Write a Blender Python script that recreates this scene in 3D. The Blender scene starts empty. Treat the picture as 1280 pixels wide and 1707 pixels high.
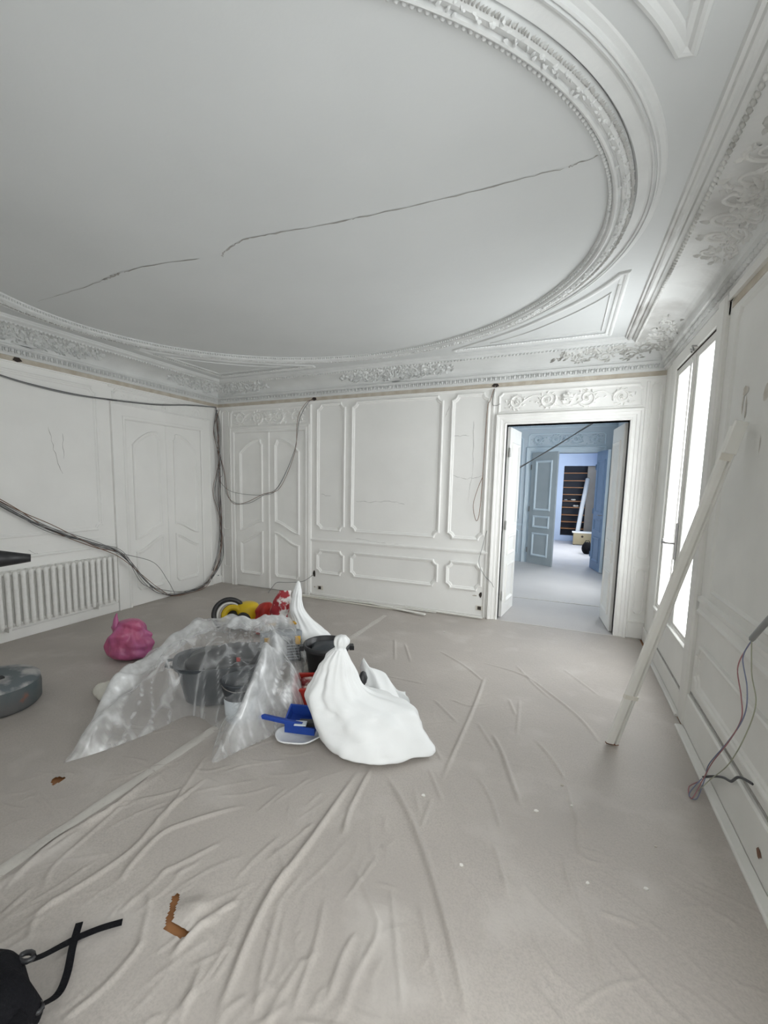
import bpy, math, random
import numpy as np
from mathutils import Matrix, Vector

S = bpy.context.scene
COL = S.collection
RND = random.Random(7)
PI = math.pi
W, D, ZC = 5.373, 5.06, 2.82          # main room: width, depth, ceiling height
ZR = 2.54                             # bottom of the bare strip under the cornice

# ------------------------------------------------------------------ camera
cam = bpy.data.cameras.new('camera')
cam.sensor_fit = 'VERTICAL'
cam.sensor_height = 36.0
cam.lens = 742.149 / 1707 * 36
cam.shift_x = 42.626 / 1707
cam.shift_y = 37.864 / 1707
cam.clip_start = 0.02
camo = bpy.data.objects.new('camera', cam)
COL.objects.link(camo)
camo.matrix_world = Matrix(((0.907852, -0.061899, 0.414696, 4.580),
                            (0.419010, 0.097799, -0.902699, -5.084),
                            (0.015319, 0.993279, 0.114723, 1.500),
                            (0, 0, 0, 1)))
S.camera = camo

# ------------------------------------------------------------------ daylight
world = bpy.data.worlds.new('overcast_sky')
S.world = world
world.use_nodes = True
bg = world.node_tree.nodes['Background']
bg.inputs['Color'].default_value = (1.0, 0.978, 0.95, 1)
bg.inputs['Strength'].default_value = 1.0
WIN_Z0, WIN_Z1 = 0.50, 2.42
# windows of the facade (x = W): y ranges; second main one and near are added unseen for light
FACADE = {'main': [(-1.62, -0.50), (-4.86, -4.0)], 'second': [(1.6, 2.8)], 'third': [(5.2, 7.4)], 'near': [(-7.9, -5.7)]}
for rng in FACADE.values():
    for (a, b) in rng:
        L = bpy.data.lights.new('window_portal', 'AREA')
        L.shape = 'RECTANGLE'
        L.size = b - a
        L.size_y = WIN_Z1 - WIN_Z0
        L.cycles.is_portal = True
        o = bpy.data.objects.new('window_portal', L)
        COL.objects.link(o)
        o.matrix_world = Matrix(((0, 0, 1, W + 0.045), (1, 0, 0, (a + b) / 2), (0, 1, 0, (WIN_Z0 + WIN_Z1) / 2), (0, 0, 0, 1)))
S.view_settings.view_transform = 'Standard'
S.view_settings.look = 'None'
S.view_settings.gamma = 1.0
S.view_settings.use_curve_mapping = False
S.view_settings.exposure = 3.24
try:
    S.cycles.use_denoising = True
    S.cycles.max_bounces = 14
    S.cycles.diffuse_bounces = 8
    S.cycles.transparent_max_bounces = 24
    S.cycles.caustics_reflective = False
    S.cycles.caustics_refractive = False
except Exception:
    pass

# ------------------------------------------------------------------ materials
def mat(name, c1, c2=None, rough=0.6, scale=3.0, detail=6.0, lo=0.35, hi=0.7, bump=0.0, bscale=60.0, spec=0.3, metal=0.0, fine=0.0, dirt=None, trans=0.0):
    m = bpy.data.materials.new(name)
    m.use_nodes = True
    nt = m.node_tree
    N, Lk = nt.nodes, nt.links
    p = N['Principled BSDF']
    p.inputs['Roughness'].default_value = rough
    p.inputs['Specular IOR Level'].default_value = spec
    p.inputs['Metallic'].default_value = metal
    tc = N.new('ShaderNodeTexCoord')
    def noise(sc, dt):
        n = N.new('ShaderNodeTexNoise')
        n.inputs['Scale'].default_value = sc
        n.inputs['Detail'].default_value = dt
        Lk.new(tc.outputs['Object'], n.inputs['Vector'])
        return n
    def ramp(src, a, b):
        r = N.new('ShaderNodeMapRange')
        r.inputs['From Min'].default_value = a
        r.inputs['From Max'].default_value = b
        Lk.new(src, r.inputs['Value'])
        return r.outputs['Result']
    def mix(fac, A, B):
        x = N.new('ShaderNodeMix')
        x.data_type = 'RGBA'
        if hasattr(fac, 'is_output'):
            Lk.new(fac, x.inputs[0])
        else:
            x.inputs[0].default_value = fac
        for v, i in ((A, 6), (B, 7)):
            if hasattr(v, 'is_output'):
                Lk.new(v, x.inputs[i])
            else:
                x.inputs[i].default_value = (*v, 1)
        return x.outputs[2]
    c2 = c2 or tuple(v * 0.93 for v in c1)
    col = mix(ramp(noise(scale, detail).outputs['Fac'], lo, hi), c1, c2)
    if fine:
        col = mix(ramp(noise(bscale * 3, 3).outputs['Fac'], 0.4, 0.75), col, tuple(v * (1 - fine) for v in c2))
    if dirt:
        dc, dsc, a, b = dirt
        col = mix(ramp(noise(dsc, 9).outputs['Fac'], a, b), col, dc)
    Lk.new(col, p.inputs['Base Color'])
    if bump:
        bn = N.new('ShaderNodeBump')
        bn.inputs['Strength'].default_value = bump
        bn.inputs['Distance'].default_value = 0.02
        Lk.new(noise(bscale, 5).outputs['Fac'], bn.inputs['Height'])
        Lk.new(bn.outputs['Normal'], p.inputs['Normal'])
    return m

def film_mat(name, col, opacity, rough):
    m = bpy.data.materials.new(name)
    m.use_nodes = True
    nt = m.node_tree
    N, Lk = nt.nodes, nt.links
    out = N['Material Output']
    N.remove(N['Principled BSDF'])
    tr = N.new('ShaderNodeBsdfTransparent')
    di = N.new('ShaderNodeBsdfDiffuse'); di.inputs['Color'].default_value = (*col, 1)
    tl = N.new('ShaderNodeBsdfTranslucent'); tl.inputs['Color'].default_value = (*col, 1)
    gl = N.new('ShaderNodeBsdfGlossy'); gl.inputs['Roughness'].default_value = rough
    tc = N.new('ShaderNodeTexCoord')
    no = N.new('ShaderNodeTexNoise'); no.inputs['Scale'].default_value = 14; no.inputs['Detail'].default_value = 7
    Lk.new(tc.outputs['Object'], no.inputs['Vector'])
    at = N.new('ShaderNodeAttribute'); at.attribute_name = 'layers'
    mu = N.new('ShaderNodeMapRange')
    mu.inputs['From Min'].default_value = 0.3; mu.inputs['From Max'].default_value = 0.7
    mu.inputs['To Min'].default_value = 0.75; mu.inputs['To Max'].default_value = 1.25
    Lk.new(no.outputs['Fac'], mu.inputs['Value'])
    mr = N.new('ShaderNodeMath'); mr.operation = 'MULTIPLY'; mr.use_clamp = True
    Lk.new(at.outputs['Fac'], mr.inputs[0]); Lk.new(mu.outputs['Result'], mr.inputs[1])
    a = N.new('ShaderNodeMixShader'); a.inputs[0].default_value = 0.35
    Lk.new(di.outputs[0], a.inputs[1]); Lk.new(tl.outputs[0], a.inputs[2])
    b = N.new('ShaderNodeMixShader'); b.inputs[0].default_value = 0.13
    Lk.new(a.outputs[0], b.inputs[1]); Lk.new(gl.outputs[0], b.inputs[2])
    c = N.new('ShaderNodeMixShader')
    Lk.new(mr.outputs[0], c.inputs[0])
    Lk.new(tr.outputs[0], c.inputs[1]); Lk.new(b.outputs[0], c.inputs[2])
    Lk.new(c.outputs[0], out.inputs['Surface'])
    return m

def glass_mat(name):
    m = bpy.data.materials.new(name)
    m.use_nodes = True
    nt = m.node_tree
    N, Lk = nt.nodes, nt.links
    out = N['Material Output']
    N.remove(N['Principled BSDF'])
    tr = N.new('ShaderNodeBsdfTransparent'); tr.inputs['Color'].default_value = (0.95, 0.98, 1, 1)
    gl = N.new('ShaderNodeBsdfGlossy'); gl.inputs['Roughness'].default_value = 0.05
    x = N.new('ShaderNodeMixShader')
    x.inputs[0].default_value = 0.05; Lk.new(tr.outputs[0], x.inputs[1]); Lk.new(gl.outputs[0], x.inputs[2])
    Lk.new(x.outputs[0], out.inputs['Surface'])
    return m

M = {}
M['paint'] = mat('old_white_paint', (0.88, 0.875, 0.855), (0.835, 0.83, 0.81), 0.6, 2.2, bump=0.05, bscale=25)
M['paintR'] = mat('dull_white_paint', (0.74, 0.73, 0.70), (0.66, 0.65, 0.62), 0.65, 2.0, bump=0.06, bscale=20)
M['trim'] = mat('white_woodwork', (0.885, 0.88, 0.86), (0.84, 0.835, 0.815), 0.5, 5.0, bump=0.03, bscale=40)
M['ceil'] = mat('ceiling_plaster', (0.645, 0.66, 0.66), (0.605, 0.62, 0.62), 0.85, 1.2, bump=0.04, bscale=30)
M['plaster'] = mat('moulded_plaster', (0.72, 0.73, 0.725), (0.65, 0.66, 0.655), 0.8, 4.0, bump=0.1, bscale=50)
M['sooty'] = mat('sooty_plaster', (0.72, 0.72, 0.70), (0.62, 0.62, 0.60), 0.85, 4.0, bump=0.1, bscale=50, dirt=((0.26, 0.25, 0.23), 2.6, 0.5, 0.72))
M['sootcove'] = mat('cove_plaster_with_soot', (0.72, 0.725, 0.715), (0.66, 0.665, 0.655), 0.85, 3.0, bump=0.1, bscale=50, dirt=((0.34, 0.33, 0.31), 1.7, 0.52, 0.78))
M['fringe'] = mat('dark_grey_leaf_fringe', (0.60, 0.60, 0.585), (0.40, 0.395, 0.38), 0.9, 5.0)  # mottled grey, darker than the rest of the oval
M['bare'] = mat('bare_plaster_strip', (0.50, 0.44, 0.36), (0.62, 0.58, 0.51), 0.9, 9.0, bump=0.3, bscale=60)
M['dark'] = mat('dark_hole', (0.05, 0.04, 0.035), rough=0.9)
M['crack'] = mat('crack_line', (0.30, 0.29, 0.27), (0.42, 0.41, 0.39), 0.9, 20)
M['sheet'] = mat('dusty_floor_sheet', (0.47, 0.43, 0.395), (0.41, 0.375, 0.345), 0.5, 1.6, fine=0.05, bump=0.10, bscale=45, spec=0.4, dirt=((0.53, 0.495, 0.465), 3.0, 0.55, 0.8))
M['tape'] = mat('pale_tape', (0.57, 0.545, 0.505), (0.51, 0.48, 0.445), 0.4, 6.0, bump=0.2, bscale=50)
M['wood'] = mat('oak_parquet', (0.36, 0.17, 0.07), (0.25, 0.11, 0.045), 0.5, 8.0)
M['farfloor'] = mat('dusty_grey_floor', (0.56, 0.54, 0.53), (0.50, 0.48, 0.475), 0.6, 2.0, fine=0.08, bump=0.1)
M['blue'] = mat('cold_daylight_tinted_paint', (0.55, 0.61, 0.66), (0.51, 0.57, 0.62), 0.6, 2.0)  # cold daylight of the second room mixed into its wall colour
M['bluetrim'] = mat('cold_daylight_tinted_woodwork', (0.60, 0.68, 0.73), (0.55, 0.63, 0.69), 0.5, 4.0)  # woodwork with the same cold daylight put into its colour
M['greyblue'] = mat('cold_daylight_grey_blue_door', (0.40, 0.44, 0.46), (0.36, 0.40, 0.42), 0.5, 4.0)  # left leaf: bluish daylight painted into the base colour
M['deepblue'] = mat('cold_daylight_blue_door', (0.20, 0.28, 0.41), (0.17, 0.25, 0.37), 0.5, 4.0)  # right leaf: deeper blue of the cold light put into its colour
M['bluewall'] = mat('cold_daylight_blue_wall', (0.47, 0.545, 0.67), (0.43, 0.505, 0.63), 0.6, 2.0)  # third room: blue cast of the daylight carried by the wall colour
M['slate'] = mat('slate_shelf_back', (0.10, 0.115, 0.15), rough=0.7)
M['orangewood'] = mat('orange_shelf_wood', (0.42, 0.20, 0.09), (0.33, 0.16, 0.08), 0.5, 9)
M['tan'] = mat('tan_board', (0.42, 0.37, 0.31), (0.38, 0.33, 0.27), 0.7, 5)
M['cardboard'] = mat('yellow_brown_board', (0.36, 0.30, 0.19), (0.32, 0.265, 0.16), 0.7, 5)
M['whitebag'] = mat('white_woven_plastic', (0.86, 0.87, 0.87), (0.82, 0.83, 0.83), 0.45, 6, bump=0.06, bscale=120, spec=0.4)
M['pink'] = mat('thin_pink_plastic', (0.46, 0.10, 0.20), (0.40, 0.11, 0.27), 0.35, 5, bump=0.35, bscale=22, spec=0.5)
M['black'] = mat('black_plastic', (0.022, 0.022, 0.024), (0.032, 0.032, 0.034), 0.38, 6, bump=0.1, bscale=30, spec=0.5)
M['blackcloth'] = mat('black_nylon', (0.006, 0.006, 0.008), (0.011, 0.011, 0.013), 0.85, 12, bump=0.35, bscale=90, spec=0.15)
M['darkgrey'] = mat('dark_grey_plastic', (0.055, 0.062, 0.07), (0.04, 0.045, 0.052), 0.5, 5, fine=0.2)
M['grey'] = mat('grey_plastic', (0.30, 0.32, 0.34), (0.25, 0.27, 0.29), 0.5, 6)
M['dustgrey'] = mat('dust_covered_grey', (0.13, 0.15, 0.16), (0.42, 0.41, 0.40), 0.8, 7, lo=0.42, hi=0.6)
M['slategreen'] = mat('dusty_slate_plastic', (0.085, 0.11, 0.115), (0.14, 0.14, 0.14), 0.6, 6, dirt=((0.28, 0.12, 0.08), 9.0, 0.62, 0.75))
M['yellow'] = mat('yellow_plastic', (0.68, 0.48, 0.02), (0.60, 0.42, 0.02), 0.4, 6)
M['amber'] = mat('amber_plastic', (0.66, 0.38, 0.05), rough=0.4)
M['red'] = mat('red_plastic', (0.42, 0.03, 0.02), (0.32, 0.025, 0.02), 0.35, 9)
M['darkred'] = mat('dark_red_foil', (0.20, 0.03, 0.035), (0.55, 0.45, 0.42), 0.3, 16, lo=0.5, hi=0.62)
M['snack'] = mat('printed_snack_foil', (0.75, 0.72, 0.70), (0.35, 0.03, 0.04), 0.35, 11, lo=0.47, hi=0.53)
M['bluepl'] = mat('blue_dustpan_plastic', (0.02, 0.06, 0.32), (0.015, 0.05, 0.26), 0.35, 6)
M['bucketw'] = mat('off_white_bucket', (0.62, 0.66, 0.70), (0.55, 0.60, 0.64), 0.45, 7)
M['rag'] = mat('dirty_white_rag', (0.70, 0.68, 0.62), (0.60, 0.58, 0.52), 0.8, 9, bump=0.3, bscale=40)
M['cable'] = mat('black_cable_sheath', (0.085, 0.085, 0.09), rough=0.5)
M['cablegrey'] = mat('grey_cable_sheath', (0.26, 0.26, 0.26), rough=0.5)
M['wirered'] = mat('red_wire', (0.36, 0.17, 0.18), rough=0.5)
M['wireblue'] = mat('blue_wire', (0.20, 0.22, 0.32), rough=0.5)
M['wirebrown'] = mat('brown_wire', (0.20, 0.10, 0.06), rough=0.5)
M['wireyellow'] = mat('yellow_green_wire', (0.36, 0.37, 0.28), rough=0.5)
M['board'] = mat('white_painted_plank', (0.80, 0.79, 0.755), (0.73, 0.72, 0.68), 0.55, 5)
M['masking'] = mat('beige_masking_tape', (0.74, 0.71, 0.64), rough=0.6)
M['metal'] = mat('dull_iron', (0.30, 0.29, 0.28), rough=0.45, metal=0.7)
M['radiator'] = mat('old_radiator_paint', (0.86, 0.855, 0.83), (0.76, 0.75, 0.71), 0.5, 30, lo=0.5, hi=0.75, bump=0.25, bscale=60)
M['film'] = film_mat('clear_builders_film', (0.88, 0.89, 0.90), 0.42, 0.22)
M['glass'] = glass_mat('window_glass')
M['stain'] = mat('brown_stain', (0.45, 0.41, 0.35), (0.60, 0.57, 0.52), 0.8, 18)
M['chip'] = mat('paint_flake', (0.78, 0.76, 0.72), rough=0.7)
M['concrete'] = mat('outside_stone', (0.55, 0.52, 0.47), rough=0.9)

# ------------------------------------------------------------------ mesh helpers
class MB:
    def __init__(s):
        s.v, s.f = [], []
    def add(s, vs, fs):
        n = len(s.v)
        s.v.extend(tuple(p) for p in vs)
        s.f.extend(tuple(i + n for i in f) for f in fs)
        return s
    def box(s, x0, x1, y0, y1, z0, z1):
        vs = [(x, y, z) for x in (x0, x1) for y in (y0, y1) for z in (z0, z1)]
        return s.add(vs, [(0, 1, 3, 2), (4, 6, 7, 5), (0, 4, 5, 1), (2, 3, 7, 6), (0, 2, 6, 4), (1, 5, 7, 3)])
    def fbox(s, fr, u0, u1, v0, v1, w0, w1):
        vs = [fr(u, v, w) for u in (u0, u1) for v in (v0, v1) for w in (w0, w1)]
        return s.add(vs, [(0, 1, 3, 2), (4, 6, 7, 5), (0, 4, 5, 1), (2, 3, 7, 6), (0, 2, 6, 4), (1, 5, 7, 3)])
    def bevbox(s, fr, u0, u1, v0, v1, w0, w1, b):
        # a box whose front face (w1) is bevelled
        vs = [fr(u, v, w0) for u, v in ((u0, v0), (u1, v0), (u1, v1), (u0, v1))]
        vs += [fr(u, v, w1 - b) for u, v in ((u0, v0), (u1, v0), (u1, v1), (u0, v1))]
        vs += [fr(u, v, w1) for u, v in ((u0 + b, v0 + b), (u1 - b, v0 + b), (u1 - b, v1 - b), (u0 + b, v1 - b))]
        fs = [(0, 3, 2, 1), (8, 9, 10, 11)]
        for k in (0, 4):
            for i in range(4):
                j = (i + 1) % 4
                fs.append((k + i, k + j, k + 4 + j, k + 4 + i))
        return s.add(vs, fs)
    def grid(s, rows, closed_u=False):
        # rows: list of equally long point lists
        n, m = len(rows), len(rows[0])
        vs = [p for r in rows for p in r]
        fs = []
        for i in range(n - 1):
            for j in range(m if closed_u else m - 1):
                k = (j + 1) % m
                fs.append((i * m + j, i * m + k, (i + 1) * m + k, (i + 1) * m + j))
        return s.add(vs, fs)
    def tube(s, pts, r, n=6, cap=True):
        pts = [Vector(p) for p in pts]
        rows = []
        up = Vector((0.13, 0.31, 0.94))
        for i, p in enumerate(pts):
            t = (pts[min(i + 1, len(pts) - 1)] - pts[max(i - 1, 0)]).normalized()
            a = t.cross(up)
            if a.length < 1e-3:
                a = t.cross(Vector((1, 0, 0)))
            a.normalize()
            b = t.cross(a)
            rr = r[i] if hasattr(r, '__len__') else r
            rows.append([p + (a * math.cos(2 * PI * k / n) + b * math.sin(2 * PI * k / n)) * rr for k in range(n)])
        base = len(s.v)
        s.grid(rows, True)
        if cap:
            s.f.append(tuple(base + k for k in range(n)))
            s.f.append(tuple(base + (len(rows) - 1) * n + k for k in range(n)))
        return s
    def ell(s, c, a, b, d, nu=6, nv=4):
        c, a, b, d = Vector(c), Vector(a), Vector(b), Vector(d)
        rows = []
        for i in range(nv + 1):
            ph = -PI / 2 + PI * i / nv
            rows.append([c + (a * math.cos(2 * PI * j / nu) + b * math.sin(2 * PI * j / nu)) * max(math.cos(ph), 0.02) + d * math.sin(ph) for j in range(nu)])
        return s.grid(rows, True)
    def lathe(s, prof, c=(0, 0, 0), n=32):
        rows = [[(c[0] + r * math.cos(2 * PI * k / n), c[1] + r * math.sin(2 * PI * k / n), c[2] + z) for k in range(n)] for r, z in prof]
        return s.grid(rows, True)
    def build(s, name, m, parent=None, smooth=False, kind=None):
        me = bpy.data.meshes.new(name)
        me.from_pydata(s.v, [], s.f)
        me.materials.append(m)
        if smooth:
            me.polygons.foreach_set('use_smooth', [True] * len(me.polygons))
        me.update()
        o = bpy.data.objects.new(name, me)
        COL.objects.link(o)
        if parent is not None:
            o.parent = parent
        if kind:
            o['kind'] = kind
        return o

def empty(name, loc, rz=0.0):
    o = bpy.data.objects.new(name, None)
    COL.objects.link(o)
    o.location = loc
    o.rotation_euler = (0, 0, rz)
    return o

def tag(o, label, cat, group=None):
    o['label'] = label
    o['category'] = cat
    if group:
        o['group'] = group
    return o

def struct(o, label=None, cat=None):
    o['kind'] = 'structure'
    if label:
        o['label'] = label
        o['category'] = cat or 'wall'
    return o

def catmull(pts, per=8):
    P = [np.array(p, float) for p in pts]
    if len(P) < 3:
        return [tuple(P[0] + (P[-1] - P[0]) * k / per) for k in range(per + 1)]
    out = []
    for i in range(len(P) - 1):
        p0, p1, p2, p3 = P[max(i - 1, 0)], P[i], P[i + 1], P[min(i + 2, len(P) - 1)]
        for k in range(per):
            t = k / per
            out.append(tuple(0.5 * (2 * p1 + (p2 - p0) * t + (2 * p0 - 5 * p1 + 4 * p2 - p3) * t * t + (3 * p1 - p0 - 3 * p2 + p3) * t ** 3)))
    out.append(tuple(P[-1]))
    return out

# wall frames: (u along the wall, v height, w out of the wall into the room)
def fb(u, v, w): return (u, -w, v)
def fl(u, v, w): return (w, -u, v)
def fr_(u, v, w): return (W - w, -u, v)
def ff(u, v, w): return (u, -D + w, v)
def fc(u, v, w): return (u, v, ZC - w)
def fb2(u, v, w): return (u, 4.25 - w, v)

def sweep(mb, path, prof, frame, closed=True):
    # path: points (u,v); prof: (offset to the left of the path, height out of the surface)
    n = len(path)
    P = [np.array(p, float) for p in path]
    nor = []
    for i in range(n):
        es = []
        if closed or i > 0:
            e = P[i] - P[i - 1]; es.append(e / (np.linalg.norm(e) + 1e-12))
        if closed or i < n - 1:
            e = P[(i + 1) % n] - P[i]; es.append(e / (np.linalg.norm(e) + 1e-12))
        ns = [np.array((-e[1], e[0])) for e in es]
        m = sum(ns)
        L = np.linalg.norm(m)
        m = ns[0] if L < 1e-6 else m / L
        k = max(float(m @ ns[0]), 0.45)
        nor.append(m / k)
    rows = [[frame(*(P[i] + nor[i] * o), h) for (o, h) in prof] for i in range(n)]
    if closed:
        rows.append(rows[0])
    mb.grid(rows)
    return mb

PROF = [(0, 0), (0.002, 0.016), (0.010, 0.022), (0.020, 0.020), (0.026, 0.011), (0.036, 0.009), (0.042, 0.003), (0.046, 0)]
PROF_T = [(0, 0), (0.002, 0.010), (0.010, 0.013), (0.018, 0.008), (0.026, 0)]
PROF_S = [(0, 0), (0.002, 0.009), (0.009, 0.010), (0.014, 0)]

def notch_rect(u0, u1, v0, v1, r=0.055, s=0.012):
    # rectangle (counter-clockwise) with small shoulders and hollow corners
    pts = []
    for cu, cv, a0, su, sv in ((u0, v0, 90, 1, 1), (u1, v0, 180, -1, 1), (u1, v1, 270, -1, -1), (u0, v1, 0, 1, -1)):
        for k in range(5):
            a = math.radians(a0 - 90 * k / 4)
            pts.append((cu + (r) * math.cos(a), cv + (r) * math.sin(a)))
    return pts

def panel(frame, u0, u1, v0, v1, parent, m, r=0.055, prof=PROF, name='panel_moulding'):
    return sweep(MB(), notch_rect(u0, u1, v0, v1, r), prof, frame).build(name, m, parent)

def wall_box(mb, frame, u0, u1, z0, z1, t, holes):
    # a slab from w=-t to w=0 with rectangular openings
    us = sorted({u0, u1, *[h[0] for h in holes], *[h[1] for h in holes]})
    for a, b in zip(us[:-1], us[1:]):
        hs = sorted([h for h in holes if h[0] <= a and h[1] >= b], key=lambda h: h[2])
        z = z0
        for h in hs:
            if h[2] > z:
                mb.fbox(frame, a, b, z, h[2], -t, 0)
            z = h[3]
        if z < z1:
            mb.fbox(frame, a, b, z, z1, -t, 0)
    return mb

# relief ornament -----------------------------------------------------------
def rtube(mb, pts, rad, frame, flat=0.8, n=5):
    rows = []
    for i, p in enumerate(pts):
        a, b = pts[max(i - 1, 0)], pts[min(i + 1, len(pts) - 1)]
        t = np.array((b[0] - a[0], b[1] - a[1])); t = t / (np.linalg.norm(t) + 1e-9)
        r = rad[i] if hasattr(rad, '__len__') else rad
        rows.append([frame(p[0] - t[1] * r * math.cos(PI * k / (n - 1)), p[1] + t[0] * r * math.cos(PI * k / (n - 1)), flat * r * math.sin(PI * k / (n - 1))) for k in range(n)])
    mb.grid(rows)

def leaf(mb, u, v, ang, ln, wd, h, frame):
    c, s = math.cos(ang), math.sin(ang)
    def q(a, b, w): return frame(u + a * c - b * s, v + a * s + b * c, w)
    vs = [q(0, 0, 0), q(ln * .35, wd * .5, 0), q(ln * .75, wd * .32, 0), q(ln, 0, 0), q(ln * .75, -wd * .32, 0), q(ln * .35, -wd * .5, 0), q(ln * .38, 0, h), q(ln * .78, 0, h * .7)]
    mb.add(vs, [(0, 6, 1), (1, 6, 7, 2), (2, 7, 3), (3, 7, 4), (4, 7, 6, 5), (5, 6, 0)])

def spiral(mb, u, v, r0, a0, turns, dr, rad, h, frame, n=22):
    pts = []
    for k in range(n + 1):
        t = k / n
        a = a0 + dr * turns * 2 * PI * t
        r = r0 * (1 - 0.86 * t)
        pts.append((u + r * math.cos(a), v + r * math.sin(a)))
    rtube(mb, pts, [rad * (1 - 0.55 * k / n) for k in range(n + 1)], frame, h)

def rinceau(mb, cu, cv, half, ht, frame, rnd, nsc=2):
    # scrolling foliage either side of a flower basket
    for sd in (-1, 1):
        for k in range(nsc):
            su = cu + sd * half * (0.30 + 0.58 * k / max(nsc - 1, 1) * 0.85)
            sv = cv + ht * 0.02 * (-1) ** k
            r = ht * 0.47 * (1 - 0.08 * k)
            dr = sd * (-1) ** k
            spiral(mb, su, sv, r, PI / 2 * (1 + sd) + 0.5, 1.6, dr, ht * 0.06, 0.9, frame)
            for j in range(11):
                a = j * 2 * PI / 11 + rnd.random() * 0.3
                leaf(mb, su + r * math.cos(a) * .8, sv + r * math.sin(a) * .8, a + dr * 0.9, ht * 0.22, ht * 0.11, 0.010, frame)
            for j in range(6):
                a = j * PI / 3
                leaf(mb, su, sv, a, ht * 0.13, ht * 0.08, 0.012, frame)
        wave = [(cu + sd * half * (0.08 + 0.9 * t / 14), cv - ht * 0.36 * math.cos(t / 14 * PI * 2.2)) for t in range(15)]
        rtube(mb, wave, ht * 0.03, frame)
        for j in range(10):
            t = j / 9
            leaf(mb, cu + sd * half * (0.1 + 0.88 * t), cv + ht * (rnd.random() - .5) * 0.7, rnd.random() * 6.3, ht * 0.2, ht * 0.1, 0.009, frame)
    for j in range(9):
        a = PI * j / 8
        leaf(mb, cu, cv - ht * 0.05, a, ht * (0.36 + 0.1 * math.sin(a)), ht * 0.13, 0.020, frame)
    for j in range(26):
        a, r = rnd.random() * 2 * PI, ht * 0.2 * math.sqrt(rnd.random())
        c = frame(cu + r * math.cos(a) * 1.1, cv + ht * 0.15 + r * math.sin(a), 0.012)
        mb.ell(c, (0.014, 0, 0), (0, 0.014, 0), (0, 0, 0.014))
    rtube(mb, [(cu - ht * .24, cv - ht * .08), (cu - ht * .16, cv - ht * .26), (cu, cv - ht * .30), (cu + ht * .16, cv - ht * .26), (cu + ht * .24, cv - ht * .08)], ht * 0.05, frame)
    rtube(mb, [(cu - ht * .26, cv - ht * .06), (cu + ht * .26, cv - ht * .06)], ht * 0.035, frame)

# ------------------------------------------------------------------ main room shell
DOORS = (3.975, 5.11)      # the enfilade doorways share this x range
DTOP = 2.145
wall_back = struct(wall_box(MB(), fb, -0.2, W + 0.03, -0.05, 3.0, 0.15, [(DOORS[0], DOORS[1], -0.05, DTOP)]).build('wall_back', M['paint']), 'white panelled wall with the open doorway at the far end', 'wall')
wall_left = struct(wall_box(MB(), fl, -0.2, D + 0.2, -0.05, 3.0, 0.15, []).build('wall_left', M['paint']), 'white panelled wall behind the radiator and hanging cables', 'wall')
wins = [(-b, -a, WIN_Z0 - 0.02, WIN_Z1 + 0.02) for a, b in FACADE['main']]
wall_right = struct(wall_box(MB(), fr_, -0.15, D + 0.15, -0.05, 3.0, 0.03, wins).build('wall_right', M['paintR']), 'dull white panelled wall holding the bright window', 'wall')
wall_front = struct(wall_box(MB(), ff, -0.2, W + 0.03, -0.05, 3.0, 0.15, [(DOORS[0], DOORS[1], -0.05, DTOP)]).build('wall_front', M['paint']), 'white wall behind the camera with a doorway', 'wall')
ceiling = struct(MB().box(-0.2, W + 0.03, -D - 0.15, 0.15, ZC, ZC + 0.1).build('ceiling', M['ceil']), 'cracked white ceiling with a large oval plaster moulding', 'ceiling')
floor = struct(MB().box(-0.2, W + 0.03, -D, 0.0, -0.12, -0.006).build('floor', M['wood']), 'brown wooden floor showing through the torn covering', 'floor')

# ------------------------------------------------------------------ cornice
COVE = [(0.055 + 0.235 * (1 - math.cos(t * PI / 20)), 2.682 + 0.108 * math.sin(t * PI / 20)) for t in range(11)]
CORN = [(0.0, 2.585), (0.018, 2.585), (0.022, 2.600), (0.030, 2.606), (0.032, 2.640), (0.046, 2.650), (0.060, 2.655), (0.064, 2.668), (0.056, 2.674)] + COVE + \
       [(0.292, 2.783), (0.305, 2.782), (0.312, 2.792), (0.330, 2.800), (0.335, 2.812), (0.348, 2.812), (0.352, 2.796), (0.364, 2.790), (0.374, 2.796), (0.378, 2.808), (0.392, 2.806), (0.398, 2.82)]
def cwall(fr, L):
    return [[fr(p, z, p) for p, z in CORN], [fr(L - p, z, p) for p, z in CORN]]
def covef(fr):
    def g(u, t, w):
        tt = min(max(t, 0), 1) * PI / 2
        p, z = 0.055 + 0.235 * (1 - math.cos(tt)), 2.682 + 0.108 * math.sin(tt)
        tp, tz = 0.235 * math.sin(tt), 0.108 * math.cos(tt)
        k = math.hypot(tp, tz)
        return fr(u, z - tp / k * w, p + tz / k * w)
    return g
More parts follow.
